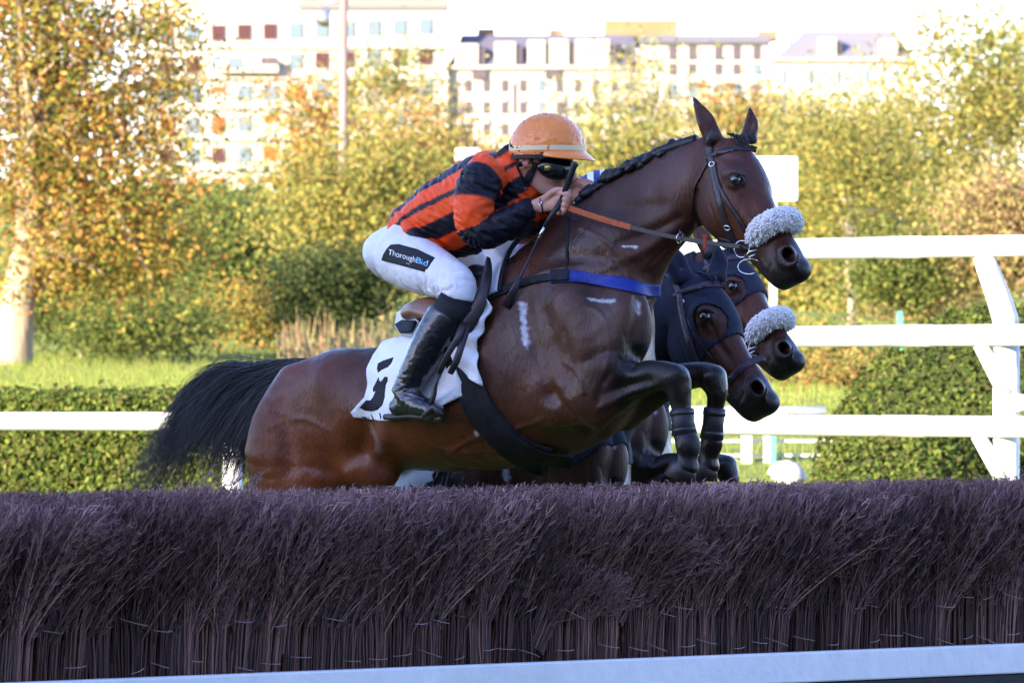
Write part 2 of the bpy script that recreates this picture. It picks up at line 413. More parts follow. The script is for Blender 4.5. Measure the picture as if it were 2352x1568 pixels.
# far foreleg
L2 = -.13
fl.chain([sc(PH, 1430, 930, -.15, .09, .07), sc(PH, 1500, 890, L2, .07, .055), sc(PH, 1560, 868, L2, .050, .045), sc(PH, 1610, 860, L2, .042, .040), sc(PH, 1638, 868, L2, .045, .042, (1, 0, 1))], k=.03, sub=5)
fl.chain([sc(PH, 1638, 868, L2, .045, .042, (1, 0, .3)), sc(PH, 1647, 900, L2, .036, .035, (1, 0, 0)), sc(PH, 1643, 935, L2, .029, .028, (1, 0, 0)), sc(PH, 1636, 990, L2, .031, .030, (1, 0, 0)),
          sc(PH, 1634, 1020, L2, .037, .034, (1, 0, 0)), sc(PH, 1628, 1046, L2, .031, .030, (1, 0, 0)), sc(PH, 1624, 1070, L2, .043, .038, (1, 0, 0))], k=.02, sub=5)
# head
fl.chain([st(HP, (1680, 305), (1618, 440), .062), st(HP, (1725, 350), (1622, 490), .078), st(HP, (1750, 405), (1640, 538), .088), st(HP, (1766, 455), (1684, 566), .068),
          st(HP, (1790, 505), (1716, 588), .052), st(HP, (1820, 550), (1745, 618), .050), st(HP, (1838, 586), (1772, 645), .056), st(HP, (1836, 612), (1790, 653), .048)], k=.025, sub=4, egg=.12, cap=.8)
hax = (HP(1820, 600)-HP(1680, 380)).normalized(); hup = (HP(1750, 400)-HP(1650, 520)).normalized()
for s in (1, -1):
    fl.ball(HP(1648, 478, .040*s), (.080, .078, .030), k=.03, ax=hax, up=hup)          # cheek
    fl.ball(HP(1686, 405, .064*s), (.045, .036, .028), k=.025, ax=hax, up=hup)          # orbit
    fl.chain([sc(HP, 1668, 402, .078*s, .007, .007), sc(HP, 1690, 394, .089*s, .009, .008), sc(HP, 1712, 404, .083*s, .007, .007)], k=.02)   # brow
    fl.chain([sc(HP, 1690, 470, .070*s, .010, .009), sc(HP, 1726, 515, .058*s, .010, .008), sc(HP, 1745, 540, .05*s, .006, .006)], k=.02)     # facial crest
    fl.ball(HP(1806, 586, .042*s), (.042, .034, .026), k=.018, ax=hax, up=hup)          # nostril flare
    fl.ball(HP(1690, 413, .101*s), (.020, .013, .015), k=.008, ax=hax, up=hup, carve=True)
    fl.chain([sc(HP, 1797, 603, .056*s, .006, .006), sc(HP, 1812, 611, .056*s, .008, .008), sc(HP, 1829, 602, .052*s, .008, .008), sc(HP, 1833, 584, .048*s, .006, .006)], k=.022)
    fl.chain([(HP(1815, 586, .085*s), hax, .023, .019), (HP(1810, 584, .05*s), hax, .021, .017), (HP(1798, 578, .018*s), hax, .012, .012)], k=.005, carve=True)
    fl.chain([sc(HP, 1756, 622, .060*s, .002, .012), sc(HP, 1775, 633, .062*s, .0025, .012), sc(HP, 1802, 640, .058*s, .002, .012)], k=.004, carve=True)
fl.ball(HP(1834, 620, 0), (.040, .040, .046), k=.02, ax=hax, up=hup)
fl.ball(HP(1796, 643, 0), (.036, .026, .038), k=.015, ax=hax, up=hup)
# ears: chains of thin ellipses, scooped
def ear(base, mid, tip, s, wd, dirn):
    b = HP(base[0], base[1], s*.042); m = HP(mid[0], mid[1], s*.06); t = HP(tip[0], tip[1], s*.06)
    up = Vector((1, 0, 0)); up = up-(t-b).normalized()*up.dot((t-b).normalized())
    fl.chain([(b, up, .032, .026), (b.lerp(m, .55), up, wd*1.02, .019), (m, up, wd, .014), (m.lerp(t, .5), up, wd*.66, .009), (t, up, .004, .004)], k=.012, sub=4, cap=.5)
    c = Vector((0, -1, 0))+Vector((.5*dirn, 0, 0))
    fl.chain([(b.lerp(m, .5)+c*.020, up, wd*.42, .010), (m+c*.014, up, wd*.6, .008), (m.lerp(t, .55)+c*.009, up, wd*.3, .005)], k=.005, carve=True)
ear((1640, 322), (1620, 276), (1592, 222), 1, .031, 1)
ear((1718, 322), (1726, 288), (1723, 246), -1, .026, -.3)
Vh, Qh = fl.extract(); del fl
def outward(V, Q):
    a, b, c, d = (V[Q[:, i]] for i in range(4)); vol = (np.einsum('ij,ij->i', a, np.cross(b, c))+np.einsum('ij,ij->i', a, np.cross(c, d))).sum()
    return Q if vol > 0 else Q[:, ::-1]
Qh = outward(Vh, Qh); Vh = smooth_np(Vh, Qh, 3, .5)
bv0 = bvh_of(Vh, Qh)
def dent(V, Q, bv, line, r, amt):
    p = hits(bv, spline2(line, 4, False) if len(line) > 2 else line)
    if not p: return V
    wgt = rest(V, p, r); m = wgt > .02
    N = vnormals(V, Q); V = V.copy(); V[m] += N[m]*(amt*wgt[m])[:, None]; return V
for line, r, amt in [
    ([(1470, 690), (1466, 740), (1452, 790), (1472, 822)], .026, -.022), ([(1470, 690), (1466, 740), (1452, 790), (1472, 822)], .010, -.008), ([(1430, 720), (1425, 780)], .05, .010), ([(1330, 520), (1400, 560), (1440, 620), (1450, 680)], .007, .004), ([(1395, 585), (1430, 640)], .006, .0035), ([(1250, 960), (1180, 985), (1100, 1000), (1030, 1040)], .008, .005), ([(1330, 700), (1380, 720), (1400, 780), (1392, 850)], .007, .004), ([(1290, 830), (1330, 860), (1340, 905)], .007, .004), ([(1400, 700), (1440, 790), (1425, 840)], .007, -.004), ([(1345, 830), (1400, 815), (1450, 840)], .02, -.008), ([(1300, 760), (1310, 830), (1300, 900)], .018, -.006), ([(1700, 440), (1715, 470), (1705, 500)], .004, .002), ([(1735, 470), (1752, 500)], .004, .002),
    ([(1200, 700), (1225, 780), (1245, 850), (1262, 905)], .035, -.014), ([(1262, 905), (1300, 945), (1350, 985)], .03, -.016),
    ([(1290, 690), (1330, 780), (1350, 830)], .05, .012), ([(1250, 720), (1275, 800), (1290, 860)], .03, -.008),
    ([(1375, 935), (1430, 912), (1480, 893), (1512, 882)], .012, .008), ([(1385, 905), (1440, 885), (1490, 872)], .014, -.008), ([(1420, 960), (1380, 1000)], .03, -.01),
    ([(1240, 600), (1330, 590), (1420, 600), (1500, 640)], .03, -.010), ([(1370, 470), (1440, 480), (1520, 470)], .03, -.008), ([(1420, 560), (1500, 530), (1560, 500)], .016, -.008),
    ([(1400, 610), (1480, 575), (1545, 530)], .016, .008), ([(850, 880), (845, 960), (835, 1040)], .04, -.018), ([(900, 800), (930, 880), (905, 960)], .03, .006),
    ([(880, 1010), (850, 1050), (800, 1090)], .03, .010), ([(640, 930), (660, 1010), (665, 1080)], .03, -.009), ([(740, 860), (780, 940), (790, 1010)], .05, .010),
    ([(1050, 990), (1100, 1010), (1160, 1020)], .025, .004), ([(1700, 425), (1718, 470), (1740, 505)], .010, -.004), ([(1660, 440), (1655, 500), (1680, 550)], .012, .003),
    ([(1672, 425), (1690, 429), (1707, 421)], .006, .003), ([(1600, 440), (1596, 480), (1606, 520)], .010, -.008), ([(1540, 560), (1500, 600), (1470, 640)], .006, -.004), ([(1550, 590), (1520, 620), (1490, 660)], .006, -.004), ([(1400, 860), (1380, 890), (1375, 930)], .010, -.006), ([(1210, 640), (1260, 620), (1330, 610)], .010, .004), ([(940, 1000), (1010, 1030), (1100, 1040)], .007, .004), ([(620, 980), (690, 960), (760, 990)], .008, .003), ([(1630, 470), (1650, 520), (1690, 555)], .006, -.003), ([(1725, 560), (1745, 590), (1760, 615)], .006, .003), ([(1558, 850), (1582, 868), (1582, 890)], .012, .004),
    ([(1775, 560), (1780, 590), (1768, 615)], .008, -.003), ([(1640, 350), (1660, 362), (1690, 366)], .012, -.004)]:
    Vh = dent(Vh, Qh, bv0, line, r, amt)
Vh = smooth_np(Vh, Qh, 1, .4)
# fine unevenness of skin and muscle
Nn_ = vnormals(Vh, Qh)
nzv = np.array([mnoise.noise(Vector(p)*9)*.7+(.35-abs(mnoise.noise(Vector((p[0], p[1], p[2]*.6))*17)))*.7+mnoise.noise(Vector(p)*34)*.22 for p in Vh.tolist()])
headw = 1-rest(Vh, [HP(1640, 400), HP(1820, 600)], .22)
Vh += Nn_*(nzv*.0035*headw)[:, None]
BH = bvh_of(Vh, Qh)
# coat colours of a bay: black points, red-brown hindquarters, clipped brown shoulder
def mixc(c, col, wgt): wgt = np.clip(wgt, 0, 1)[:, None]; return c*(1-wgt)+np.array(col)*wgt
def horse_colour(V):
    c = np.tile(np.array([.070, .031, .019]), (len(V), 1))
    c = mixc(c, (.135, .046, .018), rest(V, [PH(640, 900, .2), PH(650, 1100, .25), PH(900, 1060, .25), PH(1100, 1080, .2)], .20)*1.2)
    c = mixc(c, (.074, .046, .036), rest(V, [PH(1270, 690, .2), PH(1400, 740, .2), PH(1480, 750, 0)], .22))
    c = mixc(c, (.040, .022, .019), rest(V, [PH(1300, 520, .1), PH(1450, 480, .1), PH(1560, 430, .1)], .16))
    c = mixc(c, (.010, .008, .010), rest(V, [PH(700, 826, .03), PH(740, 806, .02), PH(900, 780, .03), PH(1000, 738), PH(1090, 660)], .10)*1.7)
    c = mixc(c, (.078, .027, .014), rest(V, [HP(1640, 360), HP(1770, 520)], .16)*1.3)
    c = mixc(c, (.020, .011, .011), rest(V, [HP(1690, 415, .1)], .05))
    c = mixc(c, (.012, .011, .014), (rest(V, [HP(1830, 610), HP(1790, 640)], .075)*1.9))
    for s, l1, l2 in ((L1, [(1480, 862), (1552, 866)], [(1560, 900), (1580, 1022), (1575, 1080)]), (L2, [(1580, 866), (1640, 868)], [(1645, 900), (1634, 1020), (1624, 1080)])):
        c = mixc(c, (.010, .009, .011), rest(V, [PH(u, v, s) for u, v in l1+l2], .11)*2.4)
    c = mixc(c, (.004, .004, .005), rest(V, [HP(1812, 586, .055)], .024)*1.6); c = mixc(c, (.13, .018, .015), rest(V, [HP(1819, 585, .030)], .011)*1.3)
    c = mixc(c, (.012, .01, .01), rest(V, [HP(1597, 232, .06), HP(1592, 222, .06)], .014)*1.5); c = mixc(c, (.012, .01, .01), rest(V, [HP(1723, 246, -.06)], .02)*1.5)
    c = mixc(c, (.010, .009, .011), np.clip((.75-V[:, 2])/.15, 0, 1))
    return c
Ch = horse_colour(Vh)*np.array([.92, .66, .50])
def foam(C, line, r, amt, sc_=70, lo=.05):
    p = hits(BH, spline2(line, 3, False) if len(line) > 2 else line)
    if not p: return C
    w_ = rest(Vh, p, r); m = w_ > .05; n = np.zeros(len(Vh)); n[m] = [mnoise.noise(Vector(q)*sc_) for q in Vh[m].tolist()]
    return mixc(C, (.62, .63, .68), np.clip((w_*1.5-.35+n*.9-lo), 0, 1)*amt)
for l, r, a in [([(1200, 700), (1203, 740), (1208, 788)], .013, .85), ([(1350, 685), (1385, 692), (1410, 690)], .007, .8), ([(1432, 565), (1450, 566), (1462, 567)], .004, .9),
                ([(1465, 700), (1463, 715)], .012, .6), ([(1490, 690), (1512, 688)], .012, .6), ([(1498, 700), (1515, 715)], .01, .5), ([(855, 985), (870, 1020), (868, 1035)], .018, .13), ([(1092, 992), (1096, 998)], .006, .8)]:
    Ch = foam(Ch, l, r, a)
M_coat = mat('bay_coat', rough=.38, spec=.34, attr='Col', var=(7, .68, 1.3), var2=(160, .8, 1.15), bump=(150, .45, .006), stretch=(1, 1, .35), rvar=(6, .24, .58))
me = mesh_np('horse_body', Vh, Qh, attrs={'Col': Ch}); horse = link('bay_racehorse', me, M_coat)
tag(horse, 'bay racehorse leaping highest with white fleece noseband, blue breast strap and number cloth', 'horse', 'racehorses jumping the brush fence')
M_leather = mat('dark_leather', (.018, .014, .016), .42, .5, bump=(150, .2, .003), var=(30, .7, 1.5))
M_black = mat('black_web', (.010, .011, .014), .75, .3, bump=(300, .3, .003), var=(40, .7, 1.4))
M_metal = mat('steel', (.75, .76, .8), .18, .5, metal=1)
M_eye = mat('eye_dark', (.006, .004, .004), .04, .8, coat=1)
M_wool = mat('white_fleece', (.93, .925, .92), .95, .2, sheen=.3, transl=.25)
M_hair = mat('black_hair', (.007, .007, .009), .45, .4, var=(30, .6, 1.7))
M_white = mat('white_cloth', (.78, .80, .82), .85, .25, var=(5, .93, 1.03), bump=(18, .35, .02))
M_blue = mat('blue_web', (.008, .026, .22), .6, .4, bump=(200, .3, .003), var=(60, .9, 1.1))
M_navy = mat('navy_hood', (.012, .016, .034), .8, .3, bump=(220, .3, .003), var=(9, .8, 1.3))
def eye(par, s=1):
    b = MB(); c = HP(1690, 413, .0815*s); n = 12
    me = bpy.data.meshes.new('eye'); bm = bmesh.new(); bmesh.ops.create_uvsphere(bm, u_segments=20, v_segments=14, radius=.0185); bm.to_mesh(me); bm.free()
    me.transform(Matrix.Translation(c)); return link('eye', me, M_eye, par)
eye(horse)
# eyelids
for ln, r in (([(1676, 411), (1683, 404), (1694, 402), (1705, 409), (1709, 419)], .0036), ([(1676, 412), (1684, 421), (1697, 424), (1709, 420)], .003)):
    b = MB(); b.tube(hits(BH, spline2(ln, 3, False), .001), r, 8); b.build('eyelid', mat('lid', (.02, .012, .012), .4), horse, True)
# ---- bridle
bridle = []
def bs(name, line, wd, off=.001, th=.004, m=None, **k): return strap(name, line, wd, BH, off, th, m or M_leather, horse, **k)
browband = bs('browband', [(1622, 366), (1640, 356), (1675, 346), (1712, 341), (1736, 346)], 12)
bs('cheekpiece', [(1626, 335), (1634, 365), (1640, 405), (1650, 450), (1662, 495), (1676, 530), (1690, 560)], 13)
bs('headpiece', [(1640, 300), (1630, 325), (1630, 350)], 17)
bs('noseband_strap', [(1640, 372), (1652, 425), (1676, 470), (1700, 505), (1712, 530)], 8, off=.002)
bs('throat_lash', [(1628, 372), (1612, 400), (1596, 432), (1590, 470), (1590, 500)], 5)
bs('chin_strap', [(1650, 548), (1690, 562), (1725, 575)], 11)
for c in ((1638, 378), (1672, 522)):
    p, n = hit(BH, *c)
    if p: b = MB(); b.torus(p+n*.007, n, .011, .0022, 16, 6, e1=(1, 0, 0), sq=.7); b.build('buckle', M_metal, horse, True)
bc = HP(1704, 572, .070); b = MB(); b.torus(bc, HP.n*.7+Vector((-.3, -1, 0)), .027, .0021, 30, 8)
b.torus(HP(1722, 612, .062), Vector((-.4, -1, .1)), .040, .0019, 30, 8, e1=(1, 0, 0), sq=.62, arc=(.7, 5.2))
b.tube([HP(1711, 590, .075), HP(1722, 578, .072), HP(1738, 574, .060)], .004); b.tube([HP(1718, 592, .075), HP(1735, 584, .065)], .003)
b.build('bit', M_metal, horse, True)
# reins
def tubeob(name, pts, r, m, par, n=10): b = MB(); b.tube(pts, r, n); return b.build(name, m, par, True)
M_rubber = mat('orange_rubber', (.42, .085, .022), .6, .4, bump=(400, .5, .003), var=(50, .75, 1.15))
HAND = PH(1290, 474, .13)
r0, r1 = PH(1300, 475, .14), HP(1700, 566, .10)
def rp(t, sag=.02): p = r0.lerp(r1, t); return p-Vector((0, 0, sag*4*t*(1-t)))
def flat_rein(name, t0, t1, hw, th, m):
    b = MB(); n = 10; vs = []
    d = (r1-r0).normalized(); upv = (Vector((0, 0, 1))-d*d.z).normalized(); sd_ = d.cross(upv)
    for i in range(n+1):
        p = rp(t0+(t1-t0)*i/n); vs += [p+upv*hw+sd_*th, p+upv*hw-sd_*th, p-upv*hw-sd_*th, p-upv*hw+sd_*th]
    fs = [(4*i+j, 4*i+(j+1) % 4, 4*i+4+(j+1) % 4, 4*i+4+j) for i in range(n) for j in range(4)]+[(3, 2, 1, 0), (4*n, 4*n+1, 4*n+2, 4*n+3)]
    b.add(vs, fs); return b.build(name, m, horse, False, .0012)
flat_rein('rein_grip', 0, .375, .0095, .003, M_rubber); flat_rein('rein', .372, 1, .0075, .003, M_leather)
p = rp(.80); b = MB(); b.box(p, .010, .012, .046); b.box(p+Vector((0, 0, .02)), .018, .014, .008); b.build('rein_stop', mat('red_rubber', (.50, .04, .015), .5), horse, False, .002)
b = MB(); b.torus(rp(.655), r1-r0, .017, .002, 20, 6, e1=(0, 0, 1)); b.build('martingale_ring', M_metal, horse, True)
tubeob('rein', [PH(1560, 530, .085), PH(1580, 548, .06), HP(1610, 562, .0)], .004, M_leather, horse)
b = MB(); tubeob('rein', [PH(1330, 450, -.05), PH(1345, 462, -.08), PH(1352, 475, -.10)], .006, M_rubber, horse)
# fleece noseband: a tufted roll round the nose
def fleece(name, line, rad, par, n=1700, seed=1, flip=1):
    rg = np.random.default_rng(seed); pts = cr([list(p) for p in line], 8)
    ax = np.gradient(pts, axis=0); ax /= np.linalg.norm(ax, axis=1)[:, None]
    b = MB(); rs = [rad*(.78 if i in (0, len(pts)-1) else .96) for i in range(len(pts))]; b.tube([Vector(p) for p in pts], rs, 14); o = b.build(name, M_wool, par, True)
    i = rg.integers(0, len(pts)-1, n); t = rg.random(n)[:, None]; c = pts[i]*(1-t)+pts[i+1]*t; a = ax[i]
    r_ = rg.normal(size=(n, 3)); r_ -= a*(r_*a).sum(1)[:, None]; r_ /= np.linalg.norm(r_, axis=1)[:, None]
    e = np.clip((np.minimum(i, len(pts)-1-i))/2.5, 0, 1)[:, None]; r_ = r_+a*np.where(i < len(pts)/2, -1, 1)[:, None]*(1-e)*1.1
    dr = r_/np.linalg.norm(r_, axis=1)[:, None]; cur = rg.normal(size=(n, 3))*.35+np.array([0, 0, -.35])
    L_ = rad*.26*(.6+.8*rg.random(n))[:, None]; s0 = c+dr*rad*.90
    Cv = np.stack([s0, s0+dr*L_*.45, s0+(dr+cur*.35)*L_*.8, s0+(dr*.9+cur)*L_], 1)
    hair(name+'_pile', Cv, np.array([.0050, .0052, .0042, .0015]), M_wool, o, 4); return o
def noseline(pl, pts): return [pl(u, v, s) for u, v, s in pts]
fleece('fleece_noseband', noseline(HP, [(1737, 540, .058), (1750, 522, .066), (1776, 507, .055), (1800, 500, .025), (1813, 502, -.012), (1820, 512, -.04)]), .0315, horse, 4200)
# ---- breast strap, martingale, girth
bs('breast_strap', [(1080, 706), (1110, 692), (1160, 668), (1230, 643), (1300, 635)], 17, th=.006, m=M_black, off=.003)
bs('breast_strap', [(1266, 638), (1300, 637), (1340, 639), (1385, 646), (1430, 656), (1475, 665), (1512, 667)], 27, th=.006, m=M_blue, off=.004)
bs('breast_strap', [(1270, 637), (1292, 637), (1308, 637)], 25, th=.006, m=M_black, off=.011)
bs('neck_strap', [(1306, 500), (1304, 560), (1301, 625)], 6, th=.003, m=M_black)
bs('girth', [(1045, 790), (1068, 860), (1100, 930), (1150, 995), (1210, 1040), (1262, 1056)], 64, th=.008, m=M_black, off=.004, step=10)
bs('girth', [(1100, 880), (1130, 945), (1180, 1003), (1240, 1040), (1312, 1050)], 26, th=.007, m=M_black, off=.012)
# ---- boots on the forelegs
def cuff(name, pts, m, par, n=20, th=None):
    b = MB(); b.tube([Vector(p) for p, r in pts], [r for p, r in pts], n); return b.build(name, m, par, True, 0)
M_boot = mat('tendon_boot', (.012, .012, .016), .5, .4, bump=(60, .3, .006), var=(20, .7, 1.6))
for (s, top, bot, k) in ((L1-.01, (1566, 938), (1572, 1000), 1), (L2, (1642, 935), (1634, 1010), .93)):
    A, B_ = PH(top[0], top[1], s), PH(bot[0], bot[1], s); bo = cuff('leg_boot', [(A, .030*k), (A.lerp(B_, .03), .040*k), (A.lerp(B_, .5), .0375*k), (A.lerp(B_, .97), .043*k), (B_, .034*k)], M_boot, horse)
    for t in (.16, .80):
        c = A.lerp(B_, t); cuff('boot_strap', [(c-(B_-A)*.085, .038*k), (c-(B_-A)*.08, .0408*k), (c+(B_-A)*.08, .0412*k), (c+(B_-A)*.085, .038*k)], M_leather, bo)
# ---- plaited mane
mb = MB(); rg = random.Random(3); line = spline2([(1338, 448), (1372, 427), (1404, 404), (1440, 385), (1480, 366), (1520, 344), (1560, 330), (1600, 318)], 6, False)
b = MB(); b.tube([PH(u, v+5, 0) for u, v in line], .021, 10); mane = b.build('mane', M_hair, horse, True)
for (u, v, r_, s) in [(1342, 450, .026, .02), (1352, 436, .024, .03), (1368, 430, .022, .02), (1385, 420, .02, .02), (1392, 402, .022, .02), (1408, 398, .023, .02), (1425, 392, .018, .02), (1440, 376, .02, .015), (1464, 369, .023, .02), (1476, 372, .018, .02),
                      (1500, 354, .016, 0), (1520, 348, .014, .02), (1543, 330, .014, 0), (1556, 336, .010, .0), (1488, 360, .018, .02), (1452, 378, .02, .02), (1570, 330, .010, .01), (1541, 322, .011, 0), (1476, 356, .012, 0), (1393, 392, .013, 0), (1350, 428, .014, .02), (1440, 372, .012, 0)]:
    me_ = bpy.data.meshes.new('plait'); bm = bmesh.new(); bmesh.ops.create_icosphere(bm, subdivisions=3, radius=1)
    for q in bm.verts: q.co *= 1+.16*mnoise.noise(q.co*2.2+Vector((u, 0, 0)))+.07*math.sin(q.co.z*14+q.co.x*5)
    bm.to_mesh(me_); bm.free(); me_.transform(Matrix.Translation(PH(u, v+5, s)) @ Matrix.Rotation(-.55, 4, 'Y') @ Matrix.Diagonal((r_*1.45, r_, r_*.80, 1))); link('plait', me_, M_hair, mane)
# loose mane wisps + forelock
n = 420; rg = np.random.default_rng(5); t = rg.random(n)*(len(line)-1.01); i = t.astype(int); ff = (t-i)
bp = np.array([PH(line[a][0]*(1-q)+line[a+1][0]*q, line[a][1]*(1-q)+line[a+1][1]*q+2, 0) for a, q in zip(i, ff)])
d0 = np.array([-.3, -.2, .6])+rg.normal(size=(n, 3))*.35; L_ = (.008+.014*rg.random(n))[:, None]
hair('mane_wisps', np.stack([bp, bp+d0*L_, bp+d0*L_*1.8+np.array([-.3, -.2, -.1])*L_], 1), np.array([.0014, .001, .0004]), M_hair, mane, 3)
n = 70; base = np.array([HP(1670+55*a, 303+5*math.sin(a*3.1), -.0+.02*(.5-a)) for a in rg.random(n)]); 
d1 = np.array(HP(1740, 350)-HP(1690, 296)); L_ = (.5+.5*rg.random(n))[:, None]; j_ = rg.normal(size=(n, 3))*.006
hair('forelock', np.stack([base-np.array([0, 0, .006]), base+d1*.22*L_+np.array([0, -.004, .002])+j_*.6, base+d1*.42*L_+np.array([0, -.006, -.004])+j_], 1), np.array([.003, .0026, .0006]), M_hair, mane, 3)
# ---- tail
def tail(par):
    rg = np.random.default_rng(11)
    groups = [(2300, .30, [([(745, 838), (665, 846), (585, 885), (520, 960), (495, 1030), (478, 1085)], .04), ([(740, 838), (655, 850), (560, 880), (500, 930), (455, 985), (440, 1030)], .02), ([(745, 845), (670, 872), (608, 930), (578, 1000), (560, 1060), (548, 1112)], .12), ([(742, 842), (672, 858), (602, 905), (560, 975), (536, 1040), (522, 1090)], .09), ([(740, 838), (640, 846), (545, 866), (490, 900), (450, 945), (430, 985)], .0)]),
        (1900, .24, [([(738, 838), (620, 856), (520, 870), (462, 930), (405, 1010), (325, 1135)], -.05), ([(738, 838), (620, 856), (510, 866), (440, 925), (382, 1010), (290, 1130)], -.07), ([(738, 840), (620, 862), (525, 890), (480, 960), (440, 1040), (398, 1135)], -.03), ([(738, 838), (610, 852), (500, 862), (445, 905), (410, 965), (372, 1000)], -.06)])]
    allC = []
    for n, sp, guides in groups:
        G = np.array([[list(PH(u, v, s)) for u, v in l] for l, s in guides]); a = rg.integers(0, len(G), n); b_ = rg.integers(0, len(G), n); t = (rg.random(n)*.5)[:, None, None]; K = G[a]*(1-t)+G[b_]*t
        wdt = np.array([.5, .9, 1.3, 1.7, 1.9, 2.0])[None, :, None]*.0125; K = K+rg.normal(size=(n, 1, 3))*wdt+rg.normal(size=K.shape)*np.array([.002, .004, .007, .010, .013, .016])[None, :, None]+rg.normal(size=(n, 1, 3))*(rg.random(n) < .10)[:, None, None]*.04*np.linspace(0, 1, 6)[None, :, None]
        ln = .70+.36*rg.random(n); m = 14; tt = np.linspace(0, 1, m)[None, :]*ln[:, None]*5; i = np.clip(tt.astype(int), 0, 4); f_ = (tt-i)[..., None]; ar = np.arange(n)[:, None]
        p0 = K[ar, np.clip(i-1, 0, 5)]; p1 = K[ar, i]; p2 = K[ar, np.clip(i+1, 0, 5)]; p3 = K[ar, np.clip(i+2, 0, 5)]
        allC.append(.5*((2*p1)+(-p0+p2)*f_+(2*p0-5*p1+4*p2-p3)*f_**2+(-p0+3*p1-3*p2+p3)*f_**3))
    C_ = np.concatenate(allC); rad = .0014*np.clip(1.15-np.linspace(0, 1, 14), .15, 1)
    return hair('tail', C_, rad[None, :]*np.ones((len(C_), 1)), M_hair, par, 3)
tail(horse)
# hooves of the folded forelegs
M_hoof = mat('hoof', (.022, .018, .018), .45, .5, var=(30, .7, 1.4), bump=(60, .4, .006), stretch=(1, 1, 3))
for s_, u, v in ((L1, 1573, 1058), (L2, 1623, 1056)):
    b = MB(); q = PH(u, v, s_); ax_ = (PH.h*-.35+Vector((0, 0, -1))).normalized(); b.tube([q, q+ax_*.016, q+ax_*.058, q+ax_*.060], [.034, .043, .054, .045], 20); b.build('hoof', M_hoof, horse, True)
# ================================================================== SETTING
def struct(o, k='structure'): o['kind'] = k; return o
M_grass = mat('grass', (.15, .185, .035), .9, .2, var=(.35, .75, 1.25), var2=(9, .7, 1.3), bump=(30, .8, .03))
YS = [-80, -40, 0, 20, 35, 44, 50, 54, 58, 64, 72, 80, 88, 96, 104, 112, 122, 135, 150, 175, 200, 240, 300, 400, 550, 700, 900, 1400, 2500]
ZS = [0, 0, 0, 0, 0, 0, .05, .6, 1.15, 1.32, 1.40, 1.50, 1.72, 2.0, 2.3, 2.6, 3.0, 3.6, 4.2, 5.0, 5.7, 7, 9, 12, 15, 17, 18, 18, 18]
def gz(x, y): return float(np.interp(y, YS, ZS))+(.25*math.sin(x*.35+y*.13) if y > 60 else 0)*min(1, (y-60)/60 if y > 60 else 0)
Yg = np.concatenate([np.arange(-80, 40, 10), np.arange(40, 130, 1.5), np.arange(130, 300, 10), [350, 450, 600, 800, 1200, 2500]])
Xg = np.concatenate([[-900, -300, -100, -50], np.arange(-24, 24.1, 1.2), [50, 100, 300, 900]])
V = np.array([[x, y, gz(x, y)+(.03*mnoise.noise(Vector((x*.6, y*.6, 0))) if y > 50 else 0)] for y in Yg for x in Xg]); nx = len(Xg)
Q = np.array([[j*nx+i, j*nx+i+1, (j+1)*nx+i+1, (j+1)*nx+i] for j in range(len(Yg)-1) for i in range(nx-1)])
struct(link('ground', mesh_np('ground', V, Q), M_grass))
def leafmesh(name, pos, size, cols, mat_, parent, aspect=.62, nrm=None, jit=.6):
    n = len(pos); rg = np.random.default_rng(len(pos)); d = rg.normal(size=(n, 3))
    if nrm is not None: d = nrm+d*jit
    d /= np.linalg.norm(d, axis=1)[:, None]; r = rg.normal(size=(n, 3)); a = np.cross(d, r); a /= np.linalg.norm(a, axis=1)[:, None]; b = np.cross(d, a)
    s = (size*(.6+.8*rg.random(n)))[:, None]
    V = np.stack([pos-a*s, pos+b*s*aspect+d*s*.12, pos+a*s, pos-b*s*aspect+d*s*.12], 1).reshape(-1, 3); Q = np.arange(n*4).reshape(n, 4)
    return link(name, mesh_np(name, V, Q, attrs={'Col': np.repeat(cols, 4, axis=0)}), mat_, parent, False)
M_leaf = mat('leaves', attr='Col', rough=.75, spec=.12, transl=.38)
M_bark = mat('bark', (.30, .25, .19), .9, .2, var=(3, .75, 1.25), bump=(14, .9, .05), stretch=(1, 1, .35))
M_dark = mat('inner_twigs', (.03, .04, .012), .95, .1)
PAL = {'yellow': [(.27, .235, .055), (.21, .215, .055), (.15, .17, .045), (.30, .23, .065)], 'green': [(.085, .115, .03), (.13, .16, .04), (.20, .21, .05), (.05, .075, .022)],
       'orange': [(.31, .20, .06), (.26, .21, .06), (.30, .15, .05), (.18, .17, .045)], 'pale': [(.32, .28, .11), (.26, .25, .08), (.19, .19, .06), (.33, .26, .12)],
       'dark': [(.028, .046, .018), (.05, .07, .022), (.09, .105, .03), (.022, .036, .014)], 'autumn': [(.30, .22, .045), (.18, .185, .04), (.34, .17, .045), (.13, .145, .03), (.32, .25, .055), (.31, .13, .04)],
       'pink': [(.36, .25, .13), (.33, .26, .11), (.35, .21, .11), (.27, .24, .08)], 'clipped': [(.06, .09, .018), (.035, .06, .012), (.10, .13, .024), (.10, .09, .03), (.13, .16, .03)]}
def palcol(rg, pal, n, cl=None, k=None):
    A = np.array(PAL[pal]); i = rg.integers(0, len(A), n)
    if cl is not None:   # clumps favour one tint
        f = rg.integers(0, len(A), k)[cl]; i = np.where(rg.random(n) < .75, f, i)
    return A[i]*(.82+.36*rg.random((n, 1)))
